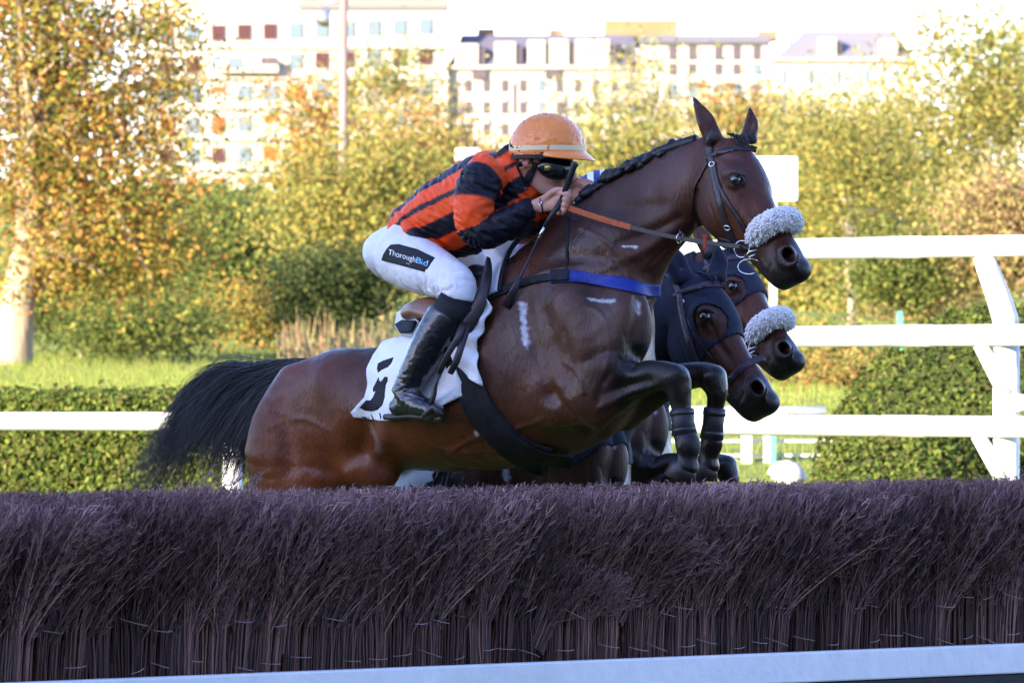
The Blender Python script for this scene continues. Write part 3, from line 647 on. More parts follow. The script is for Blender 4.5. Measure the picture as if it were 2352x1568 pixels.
def foliage(name, blobs, n, size, pal, parent, seed, clump=.35, per=34, shell=.55, m=None):
    rg = np.random.default_rng(seed); k = max(1, n//per); vol = np.array([b[1][0]*b[1][2] for b in blobs]); bi = rg.choice(len(blobs), k, p=vol/vol.sum())
    d = rg.normal(size=(k, 3)); d /= np.linalg.norm(d, axis=1)[:, None]; r = shell+(1-shell)*rg.random(k)**.6; r = np.where(rg.random(k) < .2, r*.5, r)*(.85+.3*rg.random(k))
    C0 = np.array([blobs[i][0] for i in bi])+d*r[:, None]*np.array([blobs[i][1] for i in bi])
    cl = rg.integers(0, k, n); cs = clump*(.5+rg.random(k))[cl][:, None]
    pos = C0[cl]+rg.normal(size=(n, 3))*cs*np.array([1, 1, .6])
    return leafmesh(name, pos, size, palcol(rg, pal, n, cl, k), m or M_leaf, parent), C0
def tree(label, u, Y, trunk_px, base_v, crown, n, size, pal, group, seed, lean=0, cat='tree', clump=.4, name='tree', limbs=9, trunk_top=None, bark=None, per=34):
    n = int(n*(1.6 if cat == 'tree' else 1.9)); size *= .58; per = int(per*2.3); clump *= 1.1
    """crown: list of (u, v, ru, rv) in photo units at the tree's own distance; each is a blob as deep as it is wide"""
    ppm = F/Y; x = (u-U0)/ppm; z0 = gz(x, Y) if base_v is None else CAMZ+(HV-base_v)/ppm
    z0 = min(z0, gz(x, Y)); r0 = trunk_px/ppm/2; root = empty(name, (x, Y, z0), label, cat, group)
    blobs = [(np.array(P(cu, cv, Y+dy)), np.array([ru/ppm, max(ru/ppm*.8, .3), rv/ppm])) for cu, cv, ru, rv, dy in [(c+(0,))[:5] for c in crown]]
    ct = np.mean([b[0] for b in blobs], 0); rg = random.Random(seed)
    lf, C0 = foliage('crown', blobs, n, size, pal, root, seed, clump, per)
    b = MB(); top = Vector(ct) if trunk_top is None else P(trunk_top[0], trunk_top[1], Y)
    base = Vector((x, Y, z0-.2)); pts = [base.lerp(top, t)+Vector((rg.uniform(-1, 1), rg.uniform(-1, 1), 0))*r0*.5*(1 if 0 < t < 1 else 0) for t in (0, .12, .3, .5, .75, 1)]
    b.tube(pts, [r0*1.35, r0*1.05, r0*.95, r0*.82, r0*.6, r0*.35], 12)
    for i in range(limbs):
        a = pts[2].lerp(pts[5], rg.random()); c = Vector(C0[rg.randrange(len(C0))]); mid = a.lerp(c, .5)+Vector((rg.uniform(-.3, .3), 0, rg.uniform(0, .4)))*(c-a).length*.3
        b.tube([a, a.lerp(mid, .6), mid, mid.lerp(c, .6), c], [r0*.42, r0*.34, r0*.26, r0*.16, r0*.06], 6)
        for _ in range(2):
            c2 = Vector(C0[rg.randrange(len(C0))])
            if (c2-mid).length < (c-a).length*.8: b.tube([mid, mid.lerp(c2, .5)+Vector((0, 0, .1)), c2], [r0*.2, r0*.12, r0*.04], 5)
    b.build('trunk', bark or M_bark, root, True); return root
M_pale = mat('pale_bark', (.30, .235, .165), .85, .2, var=(2.5, .75, 1.2), bump=(12, .8, .05), stretch=(1, 1, .3))
G1 = 'autumn trees on the bank'
tree('big autumn tree with thick pale trunk at the left edge, orange and green leaves', 2, 85, 92, 890, [(40, 230, 240, 270), (270, 360, 190, 200), (170, 560, 230, 160), (330, 560, 150, 120), (60, 20, 200, 140), (370, 210, 110, 70), (300, 60, 140, 80)], 24000, .052, 'autumn', G1, 1, bark=M_pale, limbs=34, trunk_top=(120, 190), clump=.24, per=26)
tree('slim tree with bare pale trunk and yellow green crown behind the rider\'s back', 890, 100, 17, 790, [(860, 520, 150, 130), (760, 460, 110, 110), (900, 400, 110, 90)], 9000, .06, 'yellow', G1, 2, bark=M_pale)
tree('thin sapling with white lower stem above the top rail, right of the leading horse', 1957, 96, 20, 745, [(1960, 370, 130, 130), (1870, 490, 110, 90, 5), (2030, 500, 100, 80, 5)], 11000, .05, 'yellow', G1, 3, bark=M_pale)
tree('tall airy tree at the right edge reaching the top of the picture', 2140, 110, 22, 700, [(2200, 110, 90, 120), (2150, 270, 120, 120), (2250, 420, 170, 150), (2340, 240, 70, 90), (2120, 480, 130, 120)], 14000, .06, 'yellow', G1, 4, clump=.4, limbs=16)
tree('orange leaved tree between the rider\'s back and the lamp post', 1040, 125, 18, 640, [(1040, 440, 150, 100), (940, 350, 100, 70)], 7000, .075, 'orange', G1, 5)
tree('yellow tree above the rider\'s helmet and in front of the slate roofs', 1420, 135, 20, 640, [(1440, 370, 140, 90), (1330, 420, 130, 100), (1500, 430, 130, 130)], 9000, .08, 'yellow', G1, 6)
tree('sparse tall tree whose light leaves cross the dormer windows', 1480, 150, 14, 600, [(1480, 190, 90, 90), (1380, 250, 90, 60), (1540, 270, 60, 60)], 1500, .08, 'pale', G1, 7, clump=.35, limbs=12)
tree('sparse tree in front of the white apartment block, leaves over its right windows', 900, 140, 16, 620, [(900, 160, 110, 40), (830, 230, 100, 50), (960, 230, 70, 40)], 1300, .08, 'yellow', G1, 8, clump=.35, limbs=12)
tree('loose green and orange tree directly left of the lamp post', 700, 118, 18, 700, [(700, 280, 60, 80), (730, 430, 90, 100)], 3200, .07, 'autumn', G1, 9, clump=.35)
tree('rounded orange tree behind the ears of the leading horse', 1710, 170, 18, 560, [(1700, 260, 90, 45), (1740, 350, 120, 70)], 4600, .10, 'orange', G1, 10)
tree('yellow green tree beside the white sign board, right of the horse\'s face', 1860, 130, 18, 640, [(1850, 370, 80, 110), (1930, 320, 70, 60)], 5000, .08, 'pale', G1, 11)
tree('tall thin tree with yellow top against the sky at the far right', 2330, 150, 14, 600, [(2330, 110, 40, 70), (2300, 240, 60, 90)], 3000, .09, 'yellow', G1, 12)
G2 = 'shrubs on the grass bank'
def shrub(label, u, v, ru, rv, Y, n, size, pal, seed, clump=.25, nm='shrub'):
    return tree(label, u, Y, 8, None, [(u, v, ru, rv), (u-ru*.1, v+rv*.75, ru*.85, rv*.5)], n, size, pal, G2, seed, cat='shrub', name=nm, clump=clump, limbs=5)
shrub('dark green shrub mass under the big autumn tree, beside its trunk', 190, 670, 200, 80, 92, 8000, .05, 'green', 21)
shrub('bright green low shrub in the grass left of the tail', 330, 740, 190, 42, 90, 5000, .045, 'green', 22)
shrub('tall yellow green shrub between the big tree and the dark bush', 540, 600, 130, 150, 104, 11000, .055, 'green', 23)
shrub('dark evergreen bush behind the rider\'s seat', 770, 655, 95, 62, 94, 7000, .05, 'dark', 24)
shrub('golden shrub low behind the rider\'s thigh', 900, 720, 140, 45, 110, 5200, .05, 'orange', 25)
shrub('pinkish orange shrub at the right edge above the top rail', 2300, 520, 110, 110, 90, 7500, .05, 'pink', 26)
shrub('yellow shrub between the two upper rails beside the white post', 2120, 660, 100, 80, 101, 5500, .05, 'pink', 27)
shrub('green shrub under the orange tree, left of the horse\'s nose', 1560, 560, 140, 130, 112, 7000, .06, 'green', 28)
shrub('loose yellow shrub seen under the middle rail beside the horses\' noses', 1860, 840, 110, 80, 78, 5600, .045, 'yellow', 29)
shrub('orange tinted shrub at the foot of the trunk of the slim tree', 600, 715, 120, 40, 97, 3400, .045, 'autumn', 30)
shrub('broad yellow bush behind the helmet and the horse\'s neck', 1250, 480, 190, 110, 120, 8000, .065, 'yellow', 31)
shrub('small dark bush right of the slim sapling', 2070, 610, 90, 60, 90, 4200, .05, 'green', 32)
shrub('small reddish bush low between the lower rails', 1930, 900, 70, 50, 70, 3000, .04, 'orange', 33)
# far wood reads as one mass
rg = np.random.default_rng(50); n = 60000; k = 1500
cx = rg.uniform(-400, 2800, k); cy = rg.uniform(190, 290, k); cv = 500+rg.random(k)*280+30*np.sin(cx*.01)+np.where(cx < 700, 40, 0)
C0 = np.array([P(a, b, c) for a, b, c in zip(cx, cv, cy)]); cl = rg.integers(0, k, n); pos = C0[cl]+rg.normal(size=(n, 3))*np.array([1.1, 1.1, .7])
wd = leafmesh('far_wood', pos, .22, np.concatenate([palcol(rg, 'yellow', n//2, cl[:n//2], k), palcol(rg, 'green', n-n//2, cl[n//2:], k)]), M_leaf, None); wd['kind'] = 'stuff'; wd['label'] = 'dense yellow and green wood covering the hill below the buildings'
# wild stalks
rg = np.random.default_rng(9); n = 320; ub = rg.uniform(640, 900, n); Yb = rg.uniform(88, 97, n); base = np.array([[(a-U0)*y/F, y, gz((a-U0)*y/F, y)] for a, y in zip(ub, Yb)])
hh = rg.uniform(.1, .55, n)[:, None]*np.array([[0, 0, 1.]]); ln = rg.normal(size=(n, 3))*.09
o = hair('wild_stalks', np.stack([base, base+hh*.5+ln*.5, base+hh+ln], 1), np.array([.006, .012, .004]), mat('stalk', attr='Col', rough=.8), None, 3, attrs=palcol(rg, 'pink', n)*.9); o['kind'] = 'stuff'
# tall grass tufts on the bank
n = 26000; Yb = rg.uniform(54, 96, n); ub = rg.uniform(-150, 2500, n); base = np.array([[(a-U0)*y/F, y, gz((a-U0)*y/F, y)-.01] for a, y in zip(ub, Yb)])
ln = rg.normal(size=(n, 3))*.03; h_ = rg.uniform(.04, .11, n)[:, None]*np.array([[0, 0, 1.]])
gc = np.array([(.15, .20, .03), (.20, .235, .045), (.24, .25, .06)])[rg.integers(0, 3, n)]
o = hair('grass_blades', np.stack([base, base+h_*.6+ln*.5, base+h_+ln], 1), np.array([.007, .005, .001]), mat('blade', attr='Col', rough=.8, spec=.2), None, 3, attrs=gc); o['kind'] = 'stuff'
# ---- clipped hedges and topiary
def clipped(label, kind, args, n, size, pal, seed, group=None):
    rg = np.random.default_rng(seed); b = MB()
    if kind == 'box':
        c, sx, sy, sz, ang = args; c = Vector(c); rot = Matrix.Rotation(ang, 3, 'Z'); root = empty('hedge', (c.x, c.y, c.z-sz/2), label, 'hedge', group)
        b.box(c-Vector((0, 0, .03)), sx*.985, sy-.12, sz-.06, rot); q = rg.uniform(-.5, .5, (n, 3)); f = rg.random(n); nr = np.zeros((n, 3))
        a = sz/(sz+sy*.7); t = f < a*.85; q[t, 1] = -.5; nr[t, 1] = -1; t2 = (f >= a*.85) & (f < .95); q[t2, 2] = .5; nr[t2, 2] = 1; t3 = f >= .95; q[t3, 1] = .5; nr[t3, 1] = 1
        pos = q*np.array([sx, sy, sz])+rg.normal(size=(n, 3))*.028; wv = np.array([mnoise.noise(Vector((p[0]*1.3, p[2]*1.3, seed))) for p in pos.tolist()]); pos += nr*(wv*.04)[:, None]
        Rm = np.array(rot); pos = pos @ Rm.T+np.array(c); nr = nr @ Rm.T
    else:
        c, r = args; c = Vector(c); root = empty('topiary', (c.x, c.y, 0), label, 'shrub', group); r = np.array(r)
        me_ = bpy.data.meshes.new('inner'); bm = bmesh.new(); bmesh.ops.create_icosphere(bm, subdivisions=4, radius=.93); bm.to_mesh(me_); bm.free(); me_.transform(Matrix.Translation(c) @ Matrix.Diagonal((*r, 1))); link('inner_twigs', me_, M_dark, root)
        d = rg.normal(size=(n, 3)); d /= np.linalg.norm(d, axis=1)[:, None]; nr = d/r; nr /= np.linalg.norm(nr, axis=1)[:, None]; wv = np.array([mnoise.noise(Vector(p)*2.6) for p in d.tolist()])
        pos = np.array(c)+d*r*(1+.04*wv)[:, None]+rg.normal(size=(n, 3))*.022
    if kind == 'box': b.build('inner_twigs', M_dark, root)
    wv = 0; nn = np.array([mnoise.noise(Vector(p)*1.7) for p in pos.tolist()]); cols = palcol(rg, pal, n)*(1+.35*nn)[:, None]
    leafmesh('foliage', pos, size, cols, M_leaf, root, nrm=nr, jit=.75); return root
a, b_ = P(-120, 905, 51.5), P(760, 905, 49.0)
hd = b_-a; clipped('long clipped hedge behind the rail at the left', 'box', (Vector(((a.x+b_.x)/2, (a.y+b_.y)/2+.6, .66)), hd.length+.6, 1.2, 1.32, math.atan2(hd.y, hd.x)), 42000, .022, 'clipped', 1, 'clipped evergreens')
clipped('rounded dark green topiary bush behind the rails at the right, nearer the frame edge', 'ell', ((P(2330, 905, 50).x, 50.6, .62), (1.25, 1.0, 1.28)), 30000, .020, 'clipped', 2, 'clipped evergreens')
clipped('low sloping clipped bush behind the lowest rail, left of the white post', 'ell', ((P(2090, 905, 49.5).x, 49.4, .38), (.70, .8, .86)), 18000, .020, 'clipped', 3, 'clipped evergreens')
clipped('tall clipped hedge wall between the top and middle rails behind the horses\' heads', 'box', (Vector((P(1780, 905, 112).x, 112.5, 3.05)), 3.4, 1.2, 1.7, 0), 9000, .05, 'yellow', 4, 'clipped evergreens')
# ---- white running rail: three pipes and cranked posts
M_rail = mat('white_plastic', (.62, .62, .63), .42, .5, var=(1.5, .80, 1.05), bump=(6, .1, .01))
def rail_pt(u, v):           # the rail stands on one vertical plane
    x1, y1, x2, y2 = P(0, 0, 46).x, 46, P(2352, 0, 38.3).x, 38.3
    k_ = (u-U0)/F; t = (k_*y1-x1)/((x2-x1)-k_*(y2-y1)); y = y1+(y2-y1)*t; return P(u, v, y)
rr = empty('running_rail', tuple(Vector((rail_pt(2315, 905).x, rail_pt(2315, 905).y, 0))), 'white plastic running rail with three pipes and braced posts, right of the horses', 'rail')
def pipe(name, l, r, par, ext=1.0):
    A = rail_pt(*l); B_ = rail_pt(*r); d = (B_-A)
    b = MB(); b.tube([A, B_+d.normalized()*ext], .053, 20); b2 = A.lerp(B_, .62); b.tube([b2, b2+d.normalized()*.35], .0555, 20); return b.build(name, M_rail, par, True)
pipe('rail_pipe', (1500, 577), (2352, 564), rr); pipe('rail_pipe', (1560, 775), (2352, 769), rr); 
pipe('rail_pipe', (1530, 975), (2352, 980), rr)
def post(par, u):
    c = rail_pt(u, 905); ppm = F/c.y; b = MB(); dz = Vector((0, .13, 0))
    b.tube([Vector((c.x, c.y+.13, -.1)), Vector((c.x, c.y+.13, CAMZ+(HV-760)/ppm))], .066, 20)
    q = lambda uu, vv: Vector(((uu-U0)/F*(c.y+.10), c.y+.10, CAMZ+(HV-vv)/ppm))
    b.tube([q(u, 770), q(u-6, 730), q(u-22, 680), q(u-45, 620), q(u-58, 585)], [.066, .064, .060, .055, .05], 16); b.build('post', M_rail, par, True)
    for (l, r) in (((u-64, 790), (u-3, 905)), ((u-70, 998), (u-8, 1105))):
        b = MB(); b.tube([q(*l), q(*r)], [.036, .044], 14); b.build('brace', M_rail, par, True)
post(rr, 2315)
b = MB(); c_ = rail_pt(2315, 925); b.tube([c_+Vector((.03, .06, 0)), c_+Vector((.16, .02, 0))], [.05, .03], 12); b.build('bracket', M_rail, rr, True)
r2 = empty('running_rail', tuple(Vector((rail_pt(530, 905).x, rail_pt(530, 905).y, 0))), 'single white rail pipe in front of the clipped hedge, left of the tail', 'rail')
pipe('rail_pipe', (-160, 967), (800, 968), r2, .2)
c_ = rail_pt(532, 905); b = MB(); b.tube([Vector((c_.x, c_.y+.12, -.1)), Vector((c_.x, c_.y+.12, CAMZ+(HV-985)*c_.y/F))], .055, 16); b.build('post', M_rail, r2, True)
# second, farther rail and barrier
b = MB(); b.tube([P(1400, 947, 58), P(1895, 947, 58)], .045, 14); fr = b.build('far_rail', M_rail, None, True); tag(fr, 'thin far white rail just above the lowest pipe, ending before the bush', 'rail')
bf = empty('barrier_fence', P(1700, 1110, 56), 'pale see through barrier with white posts below the lowest rail, left of the bush', 'fence')
M_pan = mat('pale_panel', (.55, .50, .36), .7, .3, var=(3, .9, 1.1)); M_gp = mat('green_paint', (.08, .36, .26), .5, .5)
for v in (1012, 1045, 1060, 1085, 1100): b = MB(); b.box((P(1660, 0, 56).x, 56, CAMZ+(HV-v)*56/F), 1.6, .02, .018); b.build('bar', M_rail, bf)
for u in (1715, 1762): b = MB(); b.box((P(u, 0, 55.9).x, 55.9, .5), .075 if u == 1715 else .05, .06, 1.15); b.build('post', M_rail, bf, False, .006)
b = MB(); b.box((P(1777, 0, 55.8).x, 55.8, .5), .03, .04, 1.15); b.build('post', M_gp, bf)
b = MB(); b.box((P(1640, 0, 60).x, 60.5, .55), 2.3, .1, 1.0); wl = b.build('low_wall', M_pan); tag(wl, 'low cream wall behind the pale barrier', 'wall')
me_ = bpy.data.meshes.new('white_sack'); bm = bmesh.new(); bmesh.ops.create_icosphere(bm, subdivisions=4, radius=.10)
for q in bm.verts: q.co *= 1+.45*mnoise.noise(q.co*12)-.25*abs(mnoise.noise(q.co*26))
bm.to_mesh(me_); bm.free(); me_.transform(Matrix.Translation(P(1812, 1085, 54.5)) @ Matrix.Diagonal((1.35, 1, .85, 1))); wb = link('white_sack', me_, mat('sack', (.42, .42, .43), .8, .2, var=(9, .6, 1.1))); tag(wb, 'crumpled white sack beside the clipped bush below the rail', 'sack')
for dx, lab in ((2067, 'green metal fence post standing in the yellow shrub between the rails'),):
    b = MB(); b.box((P(dx, 0, 70).x, 70, (CAMZ+(HV-715)*70/F+gz(3, 70))/2), .05, .05, CAMZ+(HV-715)*70/F-gz(3, 70)); o = b.build('fence_post', M_gp, None, False, .004); tag(o, lab, 'post')
# signs
M_sign = mat('sign_white', (.82, .82, .80), .5, .4, var=(2, .96, 1.02))
def sign(label, u0, u1, v0, v1, Y):
    a, c = P(u0, v0, Y), P(u1, v1, Y); root = empty('sign_board', (a.x*.5+c.x*.5, Y, gz((a.x+c.x)/2, Y)), label, 'sign'); b = MB(); b.box((a+c)/2, c.x-a.x, .04, a.z-c.z); b.build('board', M_sign, root, False, .02)
    b = MB(); z0 = gz((a.x+c.x)/2, Y); b.box(((a.x+c.x)/2, Y+.06, (z0+a.z)/2), .08, .06, a.z-z0); b.build('post', mat('post_grey', (.4, .4, .42), .5), root)
sign('blank white sign board beside the leading horse\'s forehead', 1720, 1832, 360, 462, 84); sign('small white sign board above the rider\'s back', 1046, 1105, 341, 372, 104)
# lamp post
root = empty('lamp_post', P(788, 760, 116), 'tall pinkish grey lamp post with a round floodlight, in front of the white apartment block', 'lamp post')
b = MB(); x_ = P(788, 0, 116).x; b.tube([(x_, 116, gz(x_, 116)-.2), (x_, 116, 4.4), (x_+.01, 116, 7.4)], [.085, .07, .06], 16); b.build('pole', mat('pole', (.20, .14, .125), .7, var=(2, .85, 1.1)), root, True)
b = MB(); c_ = P(748, 40, 116); b.tube([Vector((x_, 116, c_.z+.22)), c_+Vector((0, 0, .22)), c_+Vector((0, 0, .12))], .018, 8); b.tube([c_+Vector((.03, 0, .09)), c_+Vector((-.02, -.05, 0)), c_+Vector((-.06, -.09, -.07))], [.05, .10, .12], 16); b.build('floodlight', mat('lampmetal', (.35, .37, .42), .3, metal=.6), root, True)
# ---- buildings on the hill
YB = 700.0; ppb = F/YB
M_wall = mat('white_render', (.33, .315, .285), .85, .2, var=(.08, .93, 1.03)); M_zinc = mat('zinc_roof', (.085, .083, .115), .5, .5, var=(.3, .9, 1.1)); M_tan = mat('tan_brick', (.20, .13, .07), .9, .2, var=(.4, .85, 1.1))
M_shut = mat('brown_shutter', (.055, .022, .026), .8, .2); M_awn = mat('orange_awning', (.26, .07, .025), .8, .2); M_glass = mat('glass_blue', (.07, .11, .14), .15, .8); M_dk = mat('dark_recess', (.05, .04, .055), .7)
def pb(u0, u1, v0, v1, y0, y1, m, name, par, b=None):
    a, c = P(u0, v0, YB), P(u1, v1, YB); o = b or MB(); o.box(((a.x+c.x)/2, YB+(y0+y1)/2, (a.z+c.z)/2), c.x-a.x, y1-y0, a.z-c.z)
    return o if b is not None else o.build(name, m, par)
def building(label, u, cat='building'): return empty('apartment_building', (P(u, 0, YB).x, YB, gz(0, YB)), label, cat, 'buildings on the hill')
A1 = building('white apartment block with rows of brown and orange shuttered windows at the left', 700)
pb(330, 1028, -60, 520, 0, 14, M_wall, 'wall', A1)
for v in (107, 178, 248, 318, 388): pb(326, 1032, v, v+5, -.5, 0, M_wall, 'floor_band', A1)
rgb = random.Random(4)
for r_ in range(6):
    for c in range(11):
        u = 382+59.5*c; v = 62+70*r_-(c*1.9)
        if r_ == 1 and c in (3, 4): continue
        m = [M_shut, M_shut, M_glass, M_glass][rgb.randrange(4)] if r_ < 2 else [M_awn, M_awn, M_glass, M_shut][rgb.randrange(4)]
        if r_ == 0: m = M_shut if c in (2, 3, 4) else M_glass
        h_ = 36 if not (m is M_awn and rgb.random() < .5) else 16
        wn = pb(u-17, u+17, v-2, v+38, -.12, 0, M_wall, 'window', A1); wn.data.name = 'window'; pb(u-15, u+15, v, v+h_, -.2, -.12, m, 'shutter' if m is not M_glass else 'pane', wn)
pb(500, 640, 140, 168, -1.4, -.0, M_wall, 'balcony', A1); pb(525, 560, 133, 160, -1.45, -1.4, M_glass, 'pane', A1); pb(600, 640, 133, 150, -1.45, -1.4, M_dk, 'pane', A1)
b = MB()
for i in range(60): u = 676+8*i; pb(u, u+1.2, -14, 18, -.6, -.5, None, None, None, b)
pb(676, 1150, -14, -11, -.6, -.5, None, None, None, b); pb(676, 1150, 16, 20, -.6, -.5, None, None, None, b); b.build('roof_railing', M_zinc, A1)
A2 = building('white house with slate mansard roof and four dormers above the helmet', 1300)
pb(1029, 1470, 150, 520, 1, 13, M_wall, 'wall', A2)
def roof(u0, u1, v0, v1, par, ytop=4):
    a, c = P(u0, v1, YB), P(u1, v0, YB); b = MB(); z1, z0 = c.z, a.z
    b.add([(a.x, YB+1, z0), (c.x, YB+1, z0), (c.x, YB+13, z0), (a.x, YB+13, z0), (a.x+1.2, YB+ytop, z1), (c.x-.5, YB+ytop, z1), (c.x-.5, YB+10, z1), (a.x+1.2, YB+10, z1)], [(3, 2, 1, 0), (4, 5, 6, 7), (0, 1, 5, 4), (1, 2, 6, 5), (2, 3, 7, 6), (3, 0, 4, 7)]); return b.build('roof', M_zinc, par)
roof(1029, 1470, 76, 150, A2); pb(1029, 1470, 150, 158, .4, 1, M_wall, 'cornice', A2)
for (a, c, d) in ((1045, 1098, 100), (1136, 1184, 96), (1212, 1252, 92), (1262, 1306, 90), (1322, 1400, 90)):
    dm = pb(a, c, d, 148, .6, 4, M_wall, 'dormer', A2); 
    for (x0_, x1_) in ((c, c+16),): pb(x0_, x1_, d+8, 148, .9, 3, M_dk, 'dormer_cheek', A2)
for (u, v) in ((1100, 160), (1268, 160)): pb(u-16, u+18, v-8, v+20, .6, 1, M_dk, 'attic_window', A2)
for (u0, u1, v0, v1) in ((1096, 1136, 60, 148), (1390, 1560, 40, 100), (1262, 1296, 62, 80)): pb(u0, u1, v0, v1, 5, 9, M_tan, 'chimney_stack', A2)
for v in (182, 232, 282):
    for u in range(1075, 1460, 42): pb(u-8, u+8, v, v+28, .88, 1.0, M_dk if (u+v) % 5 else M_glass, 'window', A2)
for (u, v) in ((1048, 200), (1060, 240), (1182, 190), (1300, 220), (1400, 240)): pb(u-4, u+4, v, v+70, .9, 1.0, M_dk, 'downpipe', A2)
A3 = building('white house with long grey roof edge and paired tall windows above the horse\'s ears', 1620)
pb(1472, 1768, 100, 520, 0, 12, M_wall, 'wall', A3); pb(1468, 1770, 82, 100, -.6, 12, M_zinc, 'roof', A3)
for u in (1545, 1590, 1650, 1692, 1738):
    for v, hh_ in ((106, 32), (146, 26), (192, 34), (262, 34)): pb(u-9, u+9, v, v+hh_, -.1, 0, M_dk if (u+v) % 3 else M_glass, 'window', A3)
for u in (1605, 1675): pb(u-14, u+14, 190, 196, -.9, 0, M_awn, 'awning', A3)
A4 = building('white gabled house with two steep dormers at the right of the hill', 1920)
pb(1770, 2105, 140, 520, -1, 12, M_wall, 'wall', A4)
b = MB(); z0 = P(0, 140, YB).z; z1 = P(0, 68, YB).z; xa, xb, xc, xd = P(1774, 0, YB).x, P(1850, 0, YB).x, P(2060, 0, YB).x, P(2100, 0, YB).x
b.add([(xa, YB-1, z0), (xd, YB-1, z0), (xd, YB+12, z0), (xa, YB+12, z0), (xb, YB+3, z1), (xc, YB+3, z1), (xc, YB+8, z1), (xb, YB+8, z1)], [(3, 2, 1, 0), (4, 5, 6, 7), (0, 1, 5, 4), (1, 2, 6, 5), (2, 3, 7, 6), (3, 0, 4, 7)]); b.build('roof', mat('pale_roof', (.15, .145, .165), .5), A4)
pb(1766, 2110, 136, 142, -1.6, -1, M_wall, 'cornice', A4)
for (u0, u1, v0) in ((1880, 1920, 88), (2020, 2062, 92)):
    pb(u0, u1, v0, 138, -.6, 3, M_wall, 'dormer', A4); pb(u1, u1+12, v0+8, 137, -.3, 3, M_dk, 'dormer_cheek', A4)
for (u, v) in ((1800, 160), (1862, 160), (1925, 160), (1990, 160), (2060, 160), (1800, 215), (1862, 215), (1925, 215), (1990, 215), (2060, 215)): pb(u-5, u+5, v, v+34, -1.1, -1, M_glass, 'window', A4)
pb(1745, 1790, 66, 90, 4, 7, M_tan, 'chimney_stack', A4)
# ---- unseen stand added behind the photographer, sized to throw shade over the horses
gs = empty('shade_stand', (-8, -18, 0), 'unseen stand added behind the photographer to shade the horses', 'building')
HG = 17.0
b = MB(); b.box((-25, -22, HG/2), 150, 10, HG); b.build('wall', mat('shade_stand_wall', (.55, .53, .50), .8, var=(.3, .9, 1.1)), gs)
b = MB(); b.box((-25, -19, HG+.2), 154, 20, .4); b.build('roof', M_zinc, gs)
# ---- brush fence
def fence_y(u): return 1/(.04505-.00622*u/2352)
FA, FB = P(0, 0, fence_y(0)), P(2352, 0, fence_y(2352)); fd = Vector((FB.x-FA.x, FB.y-FA.y, 0)); fL = fd.length; fd.normalize(); fn = Vector((-fd.y, fd.x, 0)); fn = -fn if fn.y > 0 else fn   # fn points to the camera side
M_brush = mat('heather_brush', attr='Col', rough=.9, spec=.15)
_n = M_brush.node_tree; _oi = _n.nodes.new('ShaderNodeObjectInfo'); _mr = _n.nodes.new('ShaderNodeMapRange'); _mr.inputs[3].default_value = .55; _mr.inputs[4].default_value = 1.3; _n.links.new(_oi.outputs['Random'], _mr.inputs[0])
_vm = _n.nodes.new('ShaderNodeVectorMath'); _vm.operation = 'SCALE'; _bs = _n.nodes['Principled BSDF']; _n.links.new(_bs.inputs['Base Color'].links[0].from_socket, _vm.inputs[0]); _n.links.new(_mr.outputs[0], _vm.inputs['Scale']); _n.links.new(_vm.outputs[0], _bs.inputs['Base Color'])
bank_m = mat('dark_turf', (.020, .022, .018), .95, .2, var=(6, .6, 1.6), bump=(60, 1, .03))
b = MB(); fo = Vector((FA.x, FA.y, 0)); 
def fp(t, off, z): return fo+fd*t-fn*off+Vector((0, 0, z))
b.add([fp(-2.5, -2.6, 0), fp(fL+2.5, -2.6, 0), fp(fL+2.5, -.9, .42), fp(-2.5, -.9, .42), fp(-2.5, .72, .44), fp(fL+2.5, .72, .44), fp(fL+2.5, .9, -.02), fp(-2.5, .9, -.02), fp(-2.5, -2.6, -.05), fp(fL+2.5, -2.6, -.05)], [(0, 1, 2, 3), (3, 2, 5, 4), (4, 5, 6, 7), (0, 3, 4, 7, 8), (1, 9, 6, 5, 2)])
struct(b.build('earth_bank', bank_m))
bfz = empty('brush_fence', tuple(fp(fL/2, .3, .44)), 'long purple brown brush fence of wired heather bundles across the whole foreground', 'fence')
b = MB(); b.add([fp(-2.4, .0, .434), fp(fL+2.4, .0, .434), fp(fL+2.4, .05, .434), fp(-2.4, .05, .434), fp(-2.4, .0, .532), fp(fL+2.4, .0, .532), fp(fL+2.4, .05, .532), fp(-2.4, .05, .532)], [(0, 1, 5, 4), (1, 2, 6, 5), (2, 3, 7, 6), (3, 0, 4, 7), (4, 5, 6, 7), (3, 2, 1, 0)])
bd = b.build('take_off_board', mat('white_paint', (.78, .80, .82), .5, .4, var=(2.2, .9, 1.03), var2=(14, .93, 1.02), bump=(25, .25, .01)), None, False, .006); tag(bd, 'white painted take off board along the foot of the brush fence', 'board')
HB = .535
